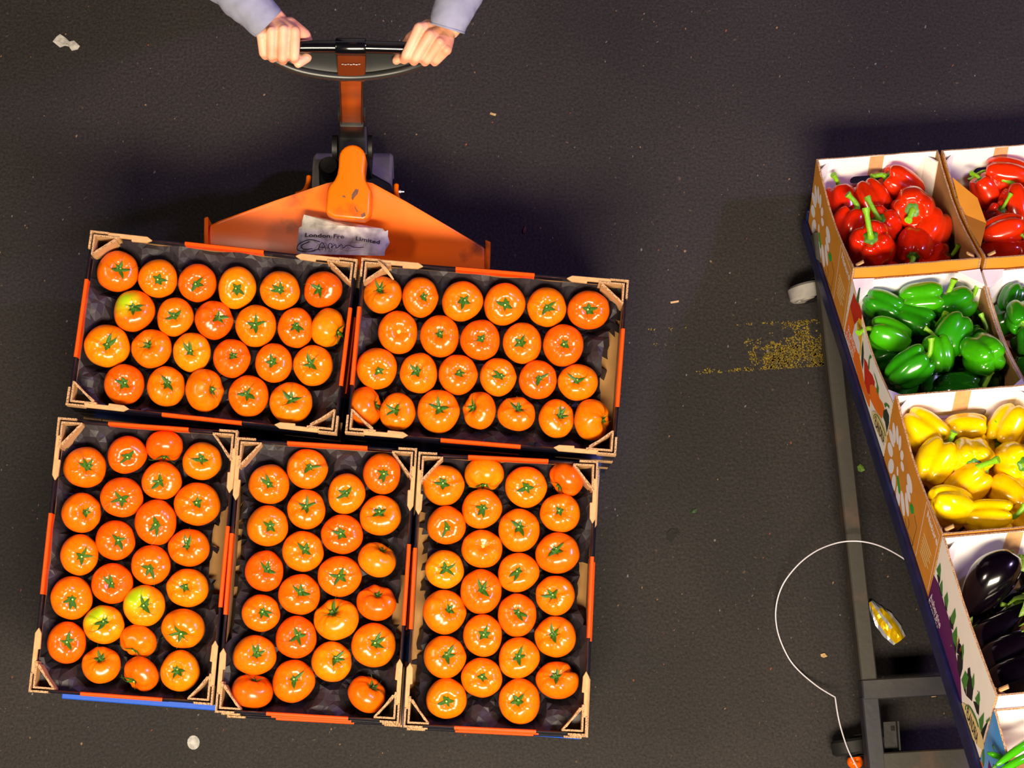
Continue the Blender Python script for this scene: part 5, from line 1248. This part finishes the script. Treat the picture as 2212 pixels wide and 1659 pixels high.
# sweatshirt: torso and sleeves
bm = BM()
TK = ((.86, 1.80, .160, .110), (.98, 1.80, .158, .112), (1.08, 1.795, .163, .118), (1.18, 1.785, .173, .122), (1.28, 1.775, .178, .118), (1.36, 1.765, .165, .105), (1.42, 1.76, .10, .08))
for q in range(37):
    t = q / 36 * (len(TK) - 1); i = min(int(t), len(TK) - 2); f_ = t - i; z, y, rx_, ry_ = [TK[i][m] * (1 - f_) + TK[i + 1][m] * f_ for m in range(4)]
    ball(bm, (-.22, y, z), 1, 3, (rx_, ry_, .05))
SL = [[(578, 50, 1.074), (568, 40, 1.078), (552, 22, 1.080), (530, 2, 1.082), (498, -28, 1.080), (462, -62, 1.070), (430, -95, 1.060)], [(966, 60, 1.074), (970, 46, 1.078), (979, 22, 1.080), (990, -2, 1.082), (1010, -40, 1.080), (1035, -88, 1.070), (1055, -130, 1.060)]]
for k, (P, e) in enumerate(zip(SL, ELB)):
    sh = Vector((-.22 + (-.19 if k == 0 else .19), 1.765, 1.37))
    Q = smoothpath([A(t) for t in P], 4); n = len(Q)
    rad = [(.0345 + .016 * (i / n)) * (1 + .06 * math.sin(i * 1.9 + k) * (1 if 3 < i < n - 2 else .3)) for i in range(n)]
    limb(bm, Q, rad, 20, 3)
    limb(bm, [Q[-1], Q[-1].lerp(sh, .3), Q[-1].lerp(sh, .65), sh], [rad[-1], .055, .066, .078], 20, 3)
    ang_ = 0
shirt = fuse(bm, .0045, 5)
nls = [v.normal.copy() for v in shirt.vertices]
for v, nl_ in zip(shirt.vertices, nls):                     # soft folds
    v.co += nl_ * (.0022 * noise.noise(v.co * 26) + .0012 * noise.noise(v.co * 60 + Vector((3, 1, 2))))
sbm = BM(); sbm.from_mesh(shirt)
for P in SL:                                                # open the cuffs
    a, b = A(P[0]), A(P[1]); d = (a - b).normalized()
    near = [v for v in sbm.verts if (v.co - a).length < .065]
    ge = set(near)
    for v in near:
        for e_ in v.link_edges: ge.add(e_)
        for f_ in v.link_faces: ge.add(f_)
    bmesh.ops.bisect_plane(sbm, geom=list(ge), plane_co=a, plane_no=d, clear_outer=True)
sbm.to_mesh(shirt); sbm.free()
inperson('sweatshirt', shirt, M_sleeve)
for k, P in enumerate(SL):
    a, b = A(P[0]), A(P[1]); d = (a - b).normalized(); bm = BM()
    u = d.cross(Vector((0, 0, 1))).normalized(); v = d.cross(u)
    R0 = .0350; ring = [a + d * .0002 + (u * math.cos(t) + v * math.sin(t)) * R0 for t in [2 * PI * i / 40 for i in range(41)]]
    add_tube(bm, ring, .0024, 8, cap=False); me = bpy.data.meshes.new('cuff_hem'); bm.to_mesh(me); bm.free(); inperson('cuff_hem', me, M_sleeve)
bm = BM()
ball(bm, (-.22, 1.80, .88), 1, 3, (.168, .118, .12))
for s in (-1, 1): limb(bm, [(-.22 + s * .09, 1.80, .86), (-.22 + s * .10, 1.86, .50), (-.22 + s * .11, 1.99, .10)], [.088, .066, .050], 18, 3)
inperson('trousers', fuse(bm, .010, 3), M_trouser)
for s in (-1, 1):
    bm = BM(); x = -.22 + s * .115
    ball(bm, (x, 1.945 - .0, .0), 1, 3, (.001, .001, .001)); bm.clear()
    limb(bm, [(x, 2.04, .045), (x, 1.90, .038)], [.042, .036], 14, 2); ball(bm, (x, 1.99, .085), .048, 2)
    bmesh.ops.bisect_plane(bm, geom=bm.verts[:] + bm.edges[:] + bm.faces[:], plane_co=(0, 0, .002), plane_no=(0, 0, -1), clear_outer=True)
    me = bpy.data.meshes.new('shoe'); bm.to_mesh(me); bm.free(); inperson('shoe', me, M_shoe)
